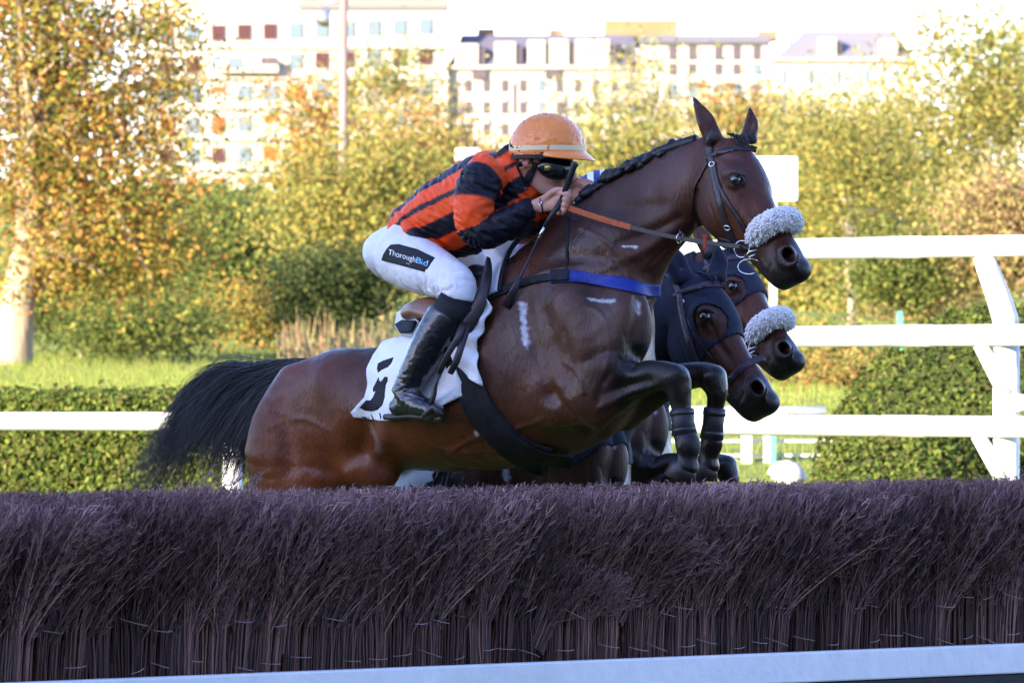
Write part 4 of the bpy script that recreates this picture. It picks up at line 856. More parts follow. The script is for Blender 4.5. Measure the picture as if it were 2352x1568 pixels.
def bundle_np(seed, ns=150, k=20):
    rg = np.random.default_rng(seed); lm = rg.normal(.05, .04); nf = 6; fan = rg.normal(0, .075, nf)[rg.integers(0, nf, ns)]; th = rg.random(ns)*6.28; r = np.sqrt(rg.random(ns)); bx = np.cos(th)*r*.056; by = np.sin(th)*r*.05; hs = HB*(.70+.36*rg.random(ns)**.6)
    lean = lm+fan+rg.normal(0, .018, ns); sp = 1.4+.9*rg.random(ns); m = 7; t = np.linspace(0, 1, m)[None]
    sprd = np.clip(t-.30, 0, 1)**1.3
    X = bx[:, None]*(1+sprd*sp[:, None]*1.0)+lean[:, None]*sprd*2.0+rg.normal(size=(ns, m))*.002; Y = by[:, None]*(1+sprd*1.4)+rg.normal(0, .04, ns)[:, None]*sprd*2+rg.normal(size=(ns, m))*.002; Z = hs[:, None]*t*np.ones((ns, 1))
    S = np.stack([X, Y, Z], 2); ti = rg.random((ns, k))**.75*.68+.32; f = ti*(m-1); i = np.clip(f.astype(int), 0, m-2); f = (f-i)[..., None]; ar = np.arange(ns)[:, None]
    p = S[ar, i]*(1-f)+S[ar, i+1]*f; ax = S[ar, i+1]-S[ar, i]; ax /= np.linalg.norm(ax, axis=2)[..., None]
    d = rg.normal(size=p.shape); d = d/np.linalg.norm(d, axis=2)[..., None]*.62+ax*.8; L_ = (.012+.020*rg.random((ns, k)))[..., None]
    T = np.stack([p, p+d*L_*.55, p+(d+ax*.35)*L_], 2).reshape(-1, 3, 3); T[:, :, 2] = np.minimum(T[:, :, 2], HB+.016+rg.normal(0, .010, (len(T), 1)))
    sc_ = np.array([(.22, .125, .105), (.34, .19, .145), (.15, .10, .09)])[rg.integers(0, 3, ns)]*(.7+.6*rg.random((ns, 1)))
    tz = T[:, 1, 2]/HB; old = np.array([(.125, .066, .056), (.20, .115, .105), (.14, .092, .092), (.17, .094, .058)])[rg.integers(0, 4, len(T))]; tipc = np.array([.36, .225, .228])
    wgt = np.clip((tz-.62)/.38, 0, 1)[:, None]**1.6*.75; tc = (old*(1-wgt)+tipc*wgt)*(.65+.7*rg.random((len(T), 1)))
    return S, sc_, T, tc
def curves_to(Cv, rads, sides, cols):
    n, m, _ = Cv.shape; D = np.gradient(Cv, axis=1); D /= np.linalg.norm(D, axis=2)[..., None]+1e-9; a = np.cross(D, np.array([.3, -.8, .5])); a /= np.linalg.norm(a, axis=2)[..., None]+1e-9; b = np.cross(D, a)
    V = np.stack([Cv+(a*math.cos(2*math.pi*k/sides)+b*math.sin(2*math.pi*k/sides))*np.asarray(rads)[None, :, None] for k in range(sides)], 2).reshape(-1, 3)
    i = np.arange(n)[:, None, None]*m*sides; j = np.arange(m-1)[None, :, None]*sides; k = np.arange(sides)[None, None, :]; k2 = (k+1) % sides
    return V, np.stack([i+j+k, i+j+k2, i+j+sides+k2, i+j+sides+k], -1).reshape(-1, 4), np.repeat(cols, m*sides, axis=0)
def bundle_mesh(seeds, offs, name, ns=150, k=20):
    VV, QQ, CC = [], [], []; c = 0
    for sd_, of in zip(seeds, offs):
        S, scol, T, tc = bundle_np(sd_, ns, k)
        for Cv, rd, co in ((S, [.0030, .0030, .0028, .0024, .0020, .0015, .0008], scol), (T, [.0023, .0024, .0008], tc)):
            v, q, cl = curves_to(Cv+np.array(of), rd, 3, co); VV.append(v); QQ.append(q+c); CC.append(cl); c += len(v)
    return mesh_np(name, np.concatenate(VV), np.concatenate(QQ), attrs={'Col': np.concatenate(CC)})
bms = [bundle_mesh([100+i], [(0, 0, 0)], 'brush_bundle') for i in range(12)]
M_wire = mat('wire', (.26, .22, .21), .5, .5)
wire_mes = []
for h_ in (.052, .175):
    for vv_ in range(3):
        b = MB(); a0 = math.pi+.5+.35*vv_; b.tube([Vector((math.cos(a)*.064-.0, math.sin(a)*.058, h_+.010*(a-4.7)*(vv_-1)+.003*math.cos(2*a))) for a in np.linspace(a0, a0+1.5-.3*vv_, 8)], .0012, 5)
        wire_me = bpy.data.meshes.new('binding_wire'); wire_me.from_pydata(b.v, [], b.f); wire_me.materials.append(M_wire); wire_mes.append(wire_me)
ang = math.atan2(fd.y, fd.x); pit = .118; nbun = int((fL+3.0)/pit); rgb = random.Random(12)
dyn = Vector((-fd.y, fd.x, 0))
for i in range(nbun):
    t = -1.5+pit*i; o = bpy.data.objects.new('brush_bundle', bms[rgb.randrange(12)]); COL.objects.link(o)
    if not o.data.materials: o.data.materials.append(M_brush)
    o.parent = bfz; o.matrix_parent_inverse = wmat(bfz).inverted()
    o.location = fp(t+rgb.uniform(-.012, .012), .12+rgb.uniform(-.012, .02), .505); o.rotation_euler = (rgb.uniform(-.03, .03), rgb.uniform(-.03, .06), ang+rgb.uniform(-.1, .1)); s_ = rgb.uniform(.965, 1.02); o.scale = (rgb.uniform(.95, 1.1), 1, s_)
    for g_ in (0, 3):
        if rgb.random() < (.62 if g_ else .8): w_ = bpy.data.objects.new('binding_wire', wire_mes[g_+rgb.randrange(3)]); COL.objects.link(w_); w_.parent = o; w_.rotation_euler = (rgb.uniform(-.12, .12), rgb.uniform(-.15, .2), 0); w_.location = (0, 0, rgb.uniform(-.012, .018))
for i in range(15):      # plumes that have slipped out of their bundles
    o = bpy.data.objects.new('loose_plume', bms[rgb.randrange(12)]); COL.objects.link(o); o.parent = bfz; o.matrix_parent_inverse = wmat(bfz).inverted()
    q = rgb.uniform(.45, .8); o.location = fp(rgb.uniform(-.6, fL+.6), .115, .505+rgb.uniform(.06, .28)); o.scale = (q*1.2, q, q*.9); o.rotation_euler = (rgb.uniform(.05, .2), rgb.uniform(-.25, .6), ang+rgb.uniform(-.2, .2))
fill = bundle_mesh([300+i for i in range(18)], [((i % 6)*.14-.4, (i//6)*.15, 0) for i in range(18)], 'brush_fill', 90, 20); fill.materials.append(M_brush)
# rest of the thickness, one mesh
me_all = [];
for j in range(int((fL+3.0)/.84)+1):
    o = bpy.data.objects.new('brush_backing', fill); COL.objects.link(o); o.parent = bfz; o.matrix_parent_inverse = wmat(bfz).inverted(); o.location = fp(-1.1+.84*j, .25, .505); o.rotation_euler = (0, 0, ang)
b = MB(); b.add([fp(-1.5, .15, .45), fp(fL+1.5, .15, .45), fp(fL+1.5, .6, .45), fp(-1.5, .6, .45), fp(-1.5, .17, .93), fp(fL+1.5, .17, .93), fp(fL+1.5, .58, .93), fp(-1.5, .58, .93)], [(0, 1, 5, 4), (1, 2, 6, 5), (2, 3, 7, 6), (3, 0, 4, 7), (4, 5, 6, 7), (3, 2, 1, 0)])
b.build('brush_core', mat('core', (.07, .042, .038), 1, 0, var=(40, .4, 1.5), stretch=(1, 1, .1)), bfz)
# ================================================================== RIDER OF THE LEADING HORSE
PJ = PH; FPO = PH(1255, 370, 0); FP = Plane(FPO, 22)
def rows_of(stn): return cr([list(c)+list(u)+[a, b] for c, u, a, b in stn], 4)
def cparam(V, stn):
    A = rows_of(stn); best = np.full(len(V), 1e9); T = np.zeros(len(V)); Y_ = np.zeros(len(V)); Z_ = np.zeros(len(V)); acc = 0
    for i in range(len(A)-1):
        p0, p1 = A[i, :3], A[i+1, :3]; d = p1-p0; L = np.linalg.norm(d); ax = d/L; q = V-p0; t = np.clip(q@ax/L, 0, 1); r = q-t[:, None]*d
        u = A[i, 3:6]; u = u-ax*u.dot(ax); u /= np.linalg.norm(u); l = np.cross(ax, u); a = A[i, 6]*(1-t)+A[i+1, 6]*t; b = A[i, 7]*(1-t)+A[i+1, 7]*t
        y = r@u/a; z = r@l/b; m = np.sqrt(y*y+z*z+(r@ax)**2/np.minimum(a, b)**2); k = m < best
        best[k] = m[k]; T[k] = (i+t[k])/(len(A)-1); Y_[k] = y[k]; Z_[k] = z[k]
    return best, T, Y_, Z_
def grow(stn, e): return [(c, u, a+e, b+e) for c, u, a, b in stn]
def ch(*rows): return [(PJ(u, v, s), Vector(up), a, b) for (u, v, s, a, b, up) in rows]
Zu = (0, 0, 1)
torso = [st(PJ, (940, 492), (968, 606), .135), st(PJ, (985, 440), (1025, 590), .140), st(PJ, (1062, 388), (1100, 570), .155), st(PJ, (1130, 352), (1160, 545), .165), st(PJ, (1172, 350), (1200, 490), .125), st(PJ, (1192, 365), (1215, 430), .065)]
arm_n = ch((1128, 392, .150, .060, .058, Zu), (1100, 425, .205, .062, .060, (1, 0, .2)), (1088, 478, .235, .056, .054, (1, 0, 0)), (1090, 528, .240, .050, .048, (1, 0, .5)), (1120, 535, .225, .047, .045, (.2, 0, 1)), (1165, 512, .190, .040, .038, (.3, 0, 1)), (1208, 484, .155, .029, .028, (.3, 0, 1)), (1226, 474, .142, .025, .025, (.3, 0, 1)))
arm_f = ch((1172, 395, -.130, .060, .058, Zu), (1175, 440, -.19, .058, .056, (1, 0, 0)), (1172, 500, -.215, .052, .050, (1, 0, .3)), (1195, 520, -.19, .045, .045, (.2, 0, 1)), (1245, 500, -.14, .040, .038, (.3, 0, 1)), (1295, 470, -.09, .030, .028, (.3, 0, 1)), (1312, 458, -.07, .026, .024, (.3, 0, 1)))
pelvis = [st(PJ, (905, 525), (912, 650), .155), st(PJ, (945, 500), (960, 625), .150), st(PJ, (985, 470), (1000, 590), .14)]
thigh_n = ch((925, 585, .10, .100, .095, (.3, 0, 1)), (965, 610, .17, .088, .084, (.4, 0, 1)), (1010, 630, .235, .072, .070, (.4, 0, 1)), (1050, 655, .285, .060, .058, (.5, 0, 1)), (1052, 690, .30, .054, .054, (1, 0, .3)), (1036, 720, .31, .050, .05, (1, 0, .3)))
thigh_f = ch((955, 585, -.10, .100, .09, (.3, 0, 1)), (1040, 600, -.2, .088, .08, (.4, 0, 1)), (1105, 625, -.27, .066, .06, (.4, 0, 1)), (1145, 650, -.30, .06, .056, (.5, 0, 1)), (1150, 690, -.31, .05, .05, (1, 0, .3)))
shin_n = ch((1050, 688, .300, .058, .055, (1, 0, .3)), (1028, 722, .315, .060, .056, (1, 0, .3)), (1002, 768, .33, .060, .054, (1, 0, .3)), (972, 822, .345, .052, .046, (1, 0, .3)), (943, 876, .352, .042, .038, (1, 0, .3)), (930, 908, .355, .042, .038, (1, 0, .3)))
foot_n = ch((912, 936, .355, .026, .030, Zu), (938, 926, .36, .036, .036, Zu), (966, 932, .37, .030, .037, Zu), (996, 942, .38, .021, .035, Zu), (1010, 946, .385, .014, .024, Zu))
shin_f = ch((1148, 670, -.31, .055, .055, (1, 0, .3)), (1110, 740, -.34, .053, .05, (1, 0, .3)), (1075, 810, -.36, .045, .042, (1, 0, .3)), (1040, 880, -.36, .038, .036, (1, 0, .3)))
foot_f = ch((1010, 905, -.36, .026, .03, Zu), (1040, 895, -.36, .034, .036, Zu), (1100, 915, -.37, .022, .035, Zu))
def jfield(x0, x1, dx, y0, y1, dy, z0, z1, dz, fine=None):
    X = np.arange(x0, x1, dx); Z = np.arange(z0, z1, dz)
    if fine: X = np.concatenate([np.arange(x0, fine[0], dx), np.arange(fine[0], x1, fine[2])]); Z = np.concatenate([np.arange(z0, fine[1], dz), np.arange(fine[1], z1, fine[2])])
    return Field(OH*1.0-Vector((0, 0, 1.6)), PH.h, PH.n, X, np.arange(y0, y1, dy), Z)
jf = jfield(-.80, .36, .008, -.46, .48, .0042, 1.24, 2.32, .008, (-.17, 1.90, .0036))
jf.chain(grow(torso, -.012), k=.03); jf.chain(grow(pelvis, -.012), k=.03)
for c in (arm_n, arm_f): jf.chain(grow(c, -.010), k=.02, sub=5)
for c in (thigh_n, thigh_f, shin_n, shin_f, foot_n, foot_f): jf.chain(grow(c, -.010), k=.02)
# neck, head, face
jf.chain([(PJ(1185, 400, 0), Vector((-.4, 0, 1)), .060, .058), (FP(1215, 400, 0), Vector((-.5, 0, 1)), .056, .054), (FP(1238, 385, 0), Vector((-.5, 0, 1)), .06, .056)], k=.03)
jf.ball(FP(1250, 355, 0), (.098, .098, .076), k=.02, ax=FP.h); jf.ball(FP(1270, 398, 0), (.062, .066, .056), k=.03, ax=FP.h, up=(.25, 0, 1))
jf.chain([(FP(1222, 405, .050), Vector(Zu), .020, .014), (FP(1245, 432, .042), Vector(Zu), .018, .014), (FP(1275, 450, .015), Vector(Zu), .018, .018), (FP(1280, 451, -.015), Vector(Zu), .018, .018), (FP(1255, 432, -.042), Vector(Zu), .018, .014)], k=.025)
jf.ball(FP(1281, 448, 0), (.024, .022, .026), k=.018); jf.chain([(FP(1303, 382, 0), FP.h, .012, .011), (FP(1313, 398, 0), FP.h, .014, .013), (FP(1318, 409, 0), FP.h, .015, .017)], k=.012)
for s in (1, -1):
    jf.ball(FP(1308, 412, .012*s), .011, k=.008); jf.ball(FP(1278, 404, .045*s), (.026, .018, .016), k=.02, ax=FP.h); jf.ball(FP(1290, 378, .028*s), (.022, .010, .02), k=.012, ax=FP.h)
jf.chain([(FP(1292, 428, .022), Vector(Zu), .006, .008), (FP(1301, 426, .0), Vector(Zu), .008, .009), (FP(1297, 427, -.022), Vector(Zu), .006, .008)], k=.008)
jf.chain([(FP(1290, 436, .020), Vector(Zu), .006, .008), (FP(1298, 437, .0), Vector(Zu), .008, .009), (FP(1295, 436, -.020), Vector(Zu), .006, .008)], k=.008)
jf.chain([(FP(1287, 431, .030), Vector(Zu), .002, .006), (FP(1302, 432, .0), Vector(Zu), .002, .008), (FP(1295, 431, -.030), Vector(Zu), .002, .006)], k=.004, carve=True)
for s in (1, -1):
    e = FP(1206, 366, .076*s); jf.ball(e, (.017, .027, .010), k=.006, ax=FP.h+Vector((0, 0, .2)), up=(0.2, 0, 1)); jf.ball(e+FP.n*.010*s+Vector((.002, 0, .002)), (.009, .015, .007), k=.004, ax=FP.h, carve=True)
# hands: palm, four bent fingers, thumb
def hand(u, v, s, sgn):
    q = lambda du, dv, ds: PJ(u+du, v+dv, s+ds)
    jf.chain([(q(-42, 8, 0), Vector((.3, 0, 1)), .024, .020), (q(-22, 2, 0), Vector((.3, 0, 1)), .030, .018), (q(6, -8, .0), Vector((.4, 0, 1)), .036, .018)], k=.012)
    for i in range(4):
        k0 = q(8+i*5.5-6, -22+i*11.5, .008); k1 = q(32-i*2.5, -19+i*12, .014); k2 = q(35-i*4.5, -4+i*9.5, .0); k3 = q(16-i*2, 4+i*6.5, -.012)
        r_ = (.0100, .0102, .0096, .0082)[i]; jf.chain([(k0, Vector(Zu), r_*1.08, r_*1.08), (k1, Vector(Zu), r_*1.02, r_*1.02), (k2, Vector(Zu), r_*.92, r_*.92), (k3, Vector(Zu), r_*.8, r_*.8)], k=.0032, sub=3, cap=1)
    jf.chain([(q(-22, -8, .012), Vector(Zu), .013, .012), (q(0, -26, .018), Vector(Zu), .0115, .011), (q(20, -30, .010), Vector(Zu), .010, .0095), (q(36, -26, .0), Vector(Zu), .0085, .008)], k=.004, sub=4, cap=1)
hand(1272, 466, .135, 1); hand(1322, 446, -.05, -1)
Vj, Qj = jf.extract(); del jf
Qj = outward(Vj, Qj); Vj = smooth_np(Vj, Qj, 2, .45); BJ = bvh_of(Vj, Qj)
Cj = np.tile(np.array([.52, .27, .20]), (len(Vj), 1)); Cj = mixc(Cj, (.50, .19, .15), rest(Vj, [FP(1206, 366, .08), FP(1285, 405, .05)], .025)*.6); Cj = mixc(Cj, (.42, .12, .11), rest(Vj, [FP(1288, 431, .022), FP(1301, 431, 0)], .006))
Cj = mixc(Cj, (.10, .06, .04), rest(Vj, [FP(1180, 350, .0), FP(1188, 385, .0)], .06)); Cj = mixc(Cj, (.40, .24, .19), rest(Vj, [FP(1268, 446, .03), FP(1240, 432, .05)], .018)*.5)
M_skin = mat('skin', rough=.5, spec=.4, attr='Col', var=(26, .90, 1.08), bump=(180, .12, .002))
M_skin.node_tree.nodes['Principled BSDF'].inputs['Subsurface Weight'].default_value = .12; M_skin.node_tree.nodes['Principled BSDF'].inputs['Subsurface Radius'].default_value = (.012, .005, .003)
rider = link('person', mesh_np('rider_body', Vj, Qj, attrs={'Col': Cj}), M_skin)
tag(rider, 'rider in orange and black striped silks, gold cap and white breeches on leading horse', 'person', 'jockeys')
# ---- jacket
kf = jfield(-.72, .26, .0055, -.38, .40, .0055, 1.66, 2.24, .0055)
J_t = grow(torso, .010); kf.chain(J_t, k=.03, cap=.12); kf.chain([(PJ(1178, 352, 0), Vector((-.6, 0, 1)), .078, .072), (PJ(1200, 388, 0), Vector((-.6, 0, 1)), .074, .072), (PJ(1220, 425, .0), Vector((-.2, 0, 1)), .060, .066), (PJ(1232, 452, 0), Vector((-.2, 0, 1)), .035, .05)], k=.03, cap=.2)
An, Af = grow(arm_n, .006), grow(arm_f, .006)
kf.chain(An[:-1]+[(PJ(1222, 477, .145), Vector((.3, 0, 1)), .027, .027)], k=.028, sub=5, cap=.1); kf.chain(Af[:-1], k=.028, sub=5, cap=.1)
kf.chain([(PJ(935, 492, .02), PJ.n, .05, .016), (PJ(938, 505, .11), PJ.n, .04, .018), (PJ(962, 545, .15), PJ.n, .03, .016), (PJ(1005, 572, .15), PJ.n, .03, .014)], k=.015)
Vk, Qk = kf.extract(); del kf; Qk = outward(Vk, Qk); Vk = smooth_np(Vk, Qk, 2, .5)
Nk = vnormals(Vk, Qk); bT, tT, yT, zT = cparam(Vk, J_t); bA, tA, yA, zA = cparam(Vk, An); bF, tF, _, _ = cparam(Vk, Af)
def wr(p, s): return mnoise.noise(Vector(p)*s)
h_loc = (Vk-np.array(PJ.O))@np.array([list(PJ.h), list(PJ.n), [0, 0, 1.]]).T
f1 = np.array([abs(wr((a*14, b*14, c*40+a*20), 1)) for a, b, c in h_loc.tolist()]); f2 = np.array([abs(wr((a*34+c*20, b*20, c*34), 1)) for a, b, c in h_loc.tolist()])
f3 = np.array([wr((a*9, b*9, c*9), 1) for a, b, c in h_loc.tolist()])
Vk += Nk*((.5-f1)*.010+(.4-f2)*.007+f3*.006)[:, None]
OR, BK = np.array([.88, .085, .012]), np.array([.005, .0055, .012])
yt = yT+.05*np.array([wr(p, 5) for p in Vk.tolist()])
def band(x, c, h, e=.025): return np.clip((h-abs(x-c))/e+.5, 0, 1)
blk = np.maximum.reduce([band(yt, .74, .14), band(yt, .20, .065), band(yt, -.38, .18), np.clip((-yt-.84)/.03, 0, 1)])
blk = np.maximum(blk*np.clip((.93-tT)/.03, 0, 1), np.clip((tT-.80)/.04, 0, 1)*np.clip((yt-.55)/.1, 0, 1))
isA = bA < np.where(tA < .06, bT*1.0, bT*1.25); isF = (bF < bT*.95) & ~isA
sl = np.clip(np.minimum((tA-.07)/.012, 1), 0, 1)*(1-band(tA, .325, .082, .012)); blk = np.where(isA, sl, blk); blk = np.where(isF, np.clip((.45-tF)/.03, 0, 1), blk)
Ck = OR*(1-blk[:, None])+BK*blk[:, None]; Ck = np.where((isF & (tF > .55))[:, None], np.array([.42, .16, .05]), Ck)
M_silk = mat('silk', rough=.46, spec=.22, attr='Col', bump=(70, .25, .006), var=(30, .92, 1.06))
jk = link('jacket', mesh_np('jacket', Vk, Qk, attrs={'Col': Ck}), M_silk, rider); BK_ = bvh_of(Vk, Qk)
# collar
b = MB()
# ---- breeches
bf_ = jfield(-.78, .12, .0055, -.40, .42, .0055, 1.50, 1.99, .0055)
bf_.chain(grow(pelvis, .004), k=.03); bf_.chain(grow(thigh_n[:5], .004), k=.04, cap=.3); bf_.chain(grow(thigh_f, .004), k=.04, cap=.3)
Vb, Qb = bf_.extract(); del bf_; Qb = outward(Vb, Qb); Vb = smooth_np(Vb, Qb, 2, .5); Nb = vnormals(Vb, Qb)
bt, tt_, yy_, zz_ = cparam(Vb, thigh_n); f1 = np.array([abs(wr((t*34+y*1.5, z*2, 3), 1)) for t, y, z in zip(tt_, yy_, zz_)]); Vb += Nb*((.35-f1)*.012*np.clip(tt_*2.2, .25, 1)*np.clip(.9-yy_, .15, 1.4))[:, None]
M_breech = mat('white_nylon', (.74, .74, .78), .5, .35, var=(14, .9, 1.04), bump=(38, .6, .010))
br = link('breeches', mesh_np('breeches', Vb, Qb), M_breech, rider); BB = bvh_of(Vb, Qb)
M_blk = mat('black_cloth', (.008, .009, .012), .7, .3, bump=(120, .2, .004))
pt = patch('sponsor_patch', [(899, 563), (917, 562), (960, 574), (999, 593), (988, 610), (976, 625), (930, 612), (878, 598), (882, 585), (890, 572)], BB, .001, .003, M_blk, br, 6, 2)
# lettering wrapped on the thigh
def lettering(txt, x0, x1, m, base, upv, hgt, par, bv, off, name='lettering', shear=.15):
    c = bpy.data.curves.new('txt', 'FONT'); c.body = txt; c.size = 1; o = bpy.data.objects.new('txt', c); COL.objects.link(o); dg = bpy.context.evaluated_depsgraph_get(); dg.update()
    me = bpy.data.meshes.new_from_object(o.evaluated_get(dg)); bpy.data.objects.remove(o)
    bm = bmesh.new(); bm.from_mesh(me); bmesh.ops.triangulate(bm, faces=bm.faces); bmesh.ops.subdivide_edges(bm, edges=bm.edges, cuts=1); co = np.array([v.co[:] for v in bm.verts]); mn, mx = co.min(0), co.max(0); W = mx[0]-mn[0]
    for v in bm.verts:
        a = x0+(x1-x0)*(v.co.x-mn[0])/W; h_ = v.co.y; px, py = base(a); px += upv[0]*h_*hgt+shear*0; py += upv[1]*h_*hgt; p, n = hit(bv, px, py)
        if p is None: continue
        n = -n if n.dot(ray(px, py)) > 0 else n; v.co = p+n*off
    bm.to_mesh(me); bm.free(); return link(name, me, m, par, False)
M_wt = mat('print_white', (.80, .80, .80), .6, .3); M_lb = mat('print_blue', (.25, .60, .85), .6, .3)
bl = lambda a: (893+91*a, 582+ (24*a+4*a*a)+3)
lettering('Thorough', 0.02, .70, M_wt, bl, (.10, -1), 17, pt, BB, .006); lettering('Bid', .715, 1.0, M_lb, bl, (.15, -1), 17, pt, BB, .006)
for du in (0, 4): b = MB(); p, n = hit(BB, 938+du, 606+du*.3); b.box(p+n*.006, .004, .002, .003); b.build('lettering', M_wt, pt)
# ---- boots
M_bt = mat('boot_leather', (.010, .011, .015), .22, .6, coat=.4, bump=(26, .5, .012), var=(12, .7, 1.5))
def bootm(sh, ft, lo):
    q = jfield(*lo); q.chain(grow(sh[1:], .007), k=.02, cap=.15); q.chain(grow(ft, .005), k=.025); V_, Q_ = q.extract(); Q_ = outward(V_, Q_); V_ = smooth_np(V_, Q_, 2, .5); N_ = vnormals(V_, Q_)
    b_, t_, y_, z_ = cparam(V_, sh); f = np.array([abs(wr((t*30+z*1.2, y*1.6, 5), 1)) for t, y, z in zip(t_, y_, z_)]); w_ = .35+1.4*np.exp(-((t_-.86)/.13)**2)
    V_ += N_*((.35-f)*.006*w_)[:, None]; return link('riding_boot', mesh_np('riding_boot', V_, Q_), M_bt, rider), V_, Q_
bn, Vbn, Qbn = bootm(shin_n, foot_n, (-.70, -.02, .0048, .26, .46, .0048, 1.24, 1.74, .0048))
bfar, _, _ = bootm(shin_f, foot_f, (-.60, .02, .007, -.46, -.26, .007, 1.24, 1.72, .007))
cuff('boot_top', [(c, a+.012) for c, u, a, b in thigh_n[4:]]+[(shin_n[1][0].lerp(shin_n[2][0], .3), .058)], M_blk, rider, 24)
b = MB(); kn = [(thigh_n[3][0].lerp(thigh_n[4][0], t), r_) for t, r_ in ((.75, .046), (.85, .0585), (1.0, .0585))]
cuff('boot_top', kn+[(shin_n[1][0], .060), (shin_n[1][0].lerp(shin_n[2][0], .45), .0585)], M_blk, rider, 28)
b = MB(); b.tube([PJ(883, 957, .355), PJ(905, 958, .357), PJ(940, 955, .36), PJ(985, 958, .378), PJ(1012, 958, .385)], [.010, .013, .011, .013, .008], 8); b.build('boot_sole', M_leather, bn, True)
# ---- cap, helmet
hc = FP(1257, 343, 0); rx, ry, rz = .1200, .1030, .112; fz = Vector((0, 0, 1)); 
def dome(th, ph, k=1.0): return hc+FP.h*(math.sin(th)*math.cos(ph)*rx*k)+FP.n*(math.sin(th)*math.sin(ph)*ry*k)+fz*((abs(math.cos(th))**.92)*rz*k*(1 if math.cos(th) > 0 else -1)-.0*math.cos(ph))
nph, nth = 120, 56; vs = []
for i in range(nth+1):
    th = R(98)*i/nth
    for j in range(nph):
        ph = 2*math.pi*j/nph; p = dome(th, ph); n = (p-hc).normalized(); x = n.dot(FP.h)
        a = .0055*abs(mnoise.noise(Vector((x*26, n.z*7, n.dot(FP.n)*7))))+.002*abs(mnoise.noise(n*16)); seam = math.exp(-((x-.02)/.05)**2)*math.sin(n.z*38+n.dot(FP.n)*9)*.0016; gather = math.exp(-((th-R(84))/R(9))**2)*.0045*abs(mnoise.noise(Vector((ph*9, 0, th*3))))
        vs.append(p+n*(.006+a+seam+gather))
fs = [(i*nph+j, i*nph+(j+1) % nph, (i+1)*nph+(j+1) % nph, (i+1)*nph+j) for i in range(nth) for j in range(nph)]
Vd = np.array([list(v) for v in vs]); Qd = np.array(fs); me = mesh_np('cap', Vd, outward(Vd, Qd))
M_cap = mat('gold_satin', (.84, .25, .03), .26, .6, bump=(13, .5, .014), var=(5, .88, 1.1), sheen=.2); cap = link('silk_cap', me, M_cap, rider)
b = MB(); b.tube([dome(R(90), a, 1.055)+fz*(-.0) for a in np.linspace(0, 2*math.pi, 61)], .0015, 6)
def ringband(t0, t1, k, m, name, par, a0=0, a1=2*math.pi, th_=.004):
    n = 80; vs = []
    for a in np.linspace(a0, a1, n):
        for t, kk in ((t0, k), (t1, k), (t1, k+th_/rx), (t0, k+th_/rx)): vs.append(dome(R(t), a, kk))
    b = MB(); b.add(vs, [(4*i+j, 4*i+(j+1) % 4, 4*i+4+(j+1) % 4, 4*i+4+j) for i in range(n-1) for j in range(4)]); return b.build(name, m, par, False)
ringband(86, 92, 1.058, mat('cream_band', (.72, .62, .40), .6, bump=(90, .3, .004)), 'cap_band', cap); ringband(91.5, 95, 1.05, M_cap, 'cap_hem', cap)
ringband(93, 104, .97, mat('helmet_liner', (.012, .012, .015), .6, bump=(250, .5, .004)), 'helmet_rim', cap, th_=.012)
vs = []; n = 40
for i in range(n+1):
    a = R(-78)+R(156)*i/n; e = math.cos(a*.5/R(78)*R(90)*2) if False else max(0, math.cos(a/R(78)*R(90)))**.7
    for r_, dz in ((1.03, -.004), (1.05+.27*e*.6, -.012-.012*e), (1.05+.30*e, -.022-.016*e)):
        p = dome(R(90), a, r_); vs += [p+fz*(dz+.002), p+fz*(dz-.003)]
fs = []
for i in range(n):
    o_, q_ = i*6, (i+1)*6; fs += [(o_, o_+2, q_+2, q_), (o_+2, o_+4, q_+4, q_+2), (o_+1, q_+1, q_+3, o_+3), (o_+3, q_+3, q_+5, o_+5), (o_+4, o_+5, q_+5, q_+4)]
b = MB(); b.add(vs, fs); b.build('cap_peak', M_cap, cap, True)
# goggles
def etube(pts, up, ra, rb, n=16, smooth=True):
    b = MB(); pts = [Vector(p) for p in pts]; vs = []
    for i, p in enumerate(pts):
        d = (pts[min(i+1, len(pts)-1)]-pts[max(i-1, 0)]).normalized(); u = (Vector(up)-d*d.dot(Vector(up))).normalized(); l = d.cross(u)
        for j in range(n): a = 2*math.pi*j/n; vs.append(p+u*math.sin(a)*ra[i]+l*math.cos(a)*rb[i])
    m = len(pts); b.add(vs, [(i*n+j, i*n+(j+1) % n, (i+1)*n+(j+1) % n, (i+1)*n+j) for i in range(m-1) for j in range(n)]+[tuple(range(n-1, -1, -1)), tuple((m-1)*n+j for j in range(n))]); return b
gp = [(1238, 384, .074), (1252, 384, .076), (1272, 388, .066), (1292, 389, .046), (1307, 387, .018), (1311, 385, -.01), (1305, 386, -.045), (1285, 386, -.068)]
gcv = cr([list(FP(*p)) for p in gp], 5); m = len(gcv); tq = np.linspace(0, 1, m)
ra = np.interp(tq, [0, .08, .25, .42, .56, .64, .8, 1], [.010, .022, .030, .030, .024, .020, .030, .012]); rb = np.full(m, .014)
gg = etube(gcv, (0, 0, 1), ra, rb).build('goggles', mat('goggle_lens', (.006, .007, .010), .16, .5), rider, True)
b = etube(gcv, (0, 0, 1), ra+.005, rb-.005).build('goggle_frame', M_blk, gg, True)
b = MB(); cgd = FP(1258, 385, .089); b.tube([cgd, cgd+FP.n*.004], [.0115, .0115], 20); b.tube([cgd+FP.n*.004, cgd+FP.n*.0055], [.007, .006], 16); b.build('goggle_vent', mat('brass', (.45, .38, .10), .35, metal=.7), gg, True)
ringband(92, 95, 1.0, M_blk, 'goggle_strap', gg)
tubeob('goggle_strap', [dome(R(78), R(168), 1.075), dome(R(86), R(140), 1.09), dome(R(93), R(118), 1.06), FP(1226, 362, .09)], .004, M_blk, gg)
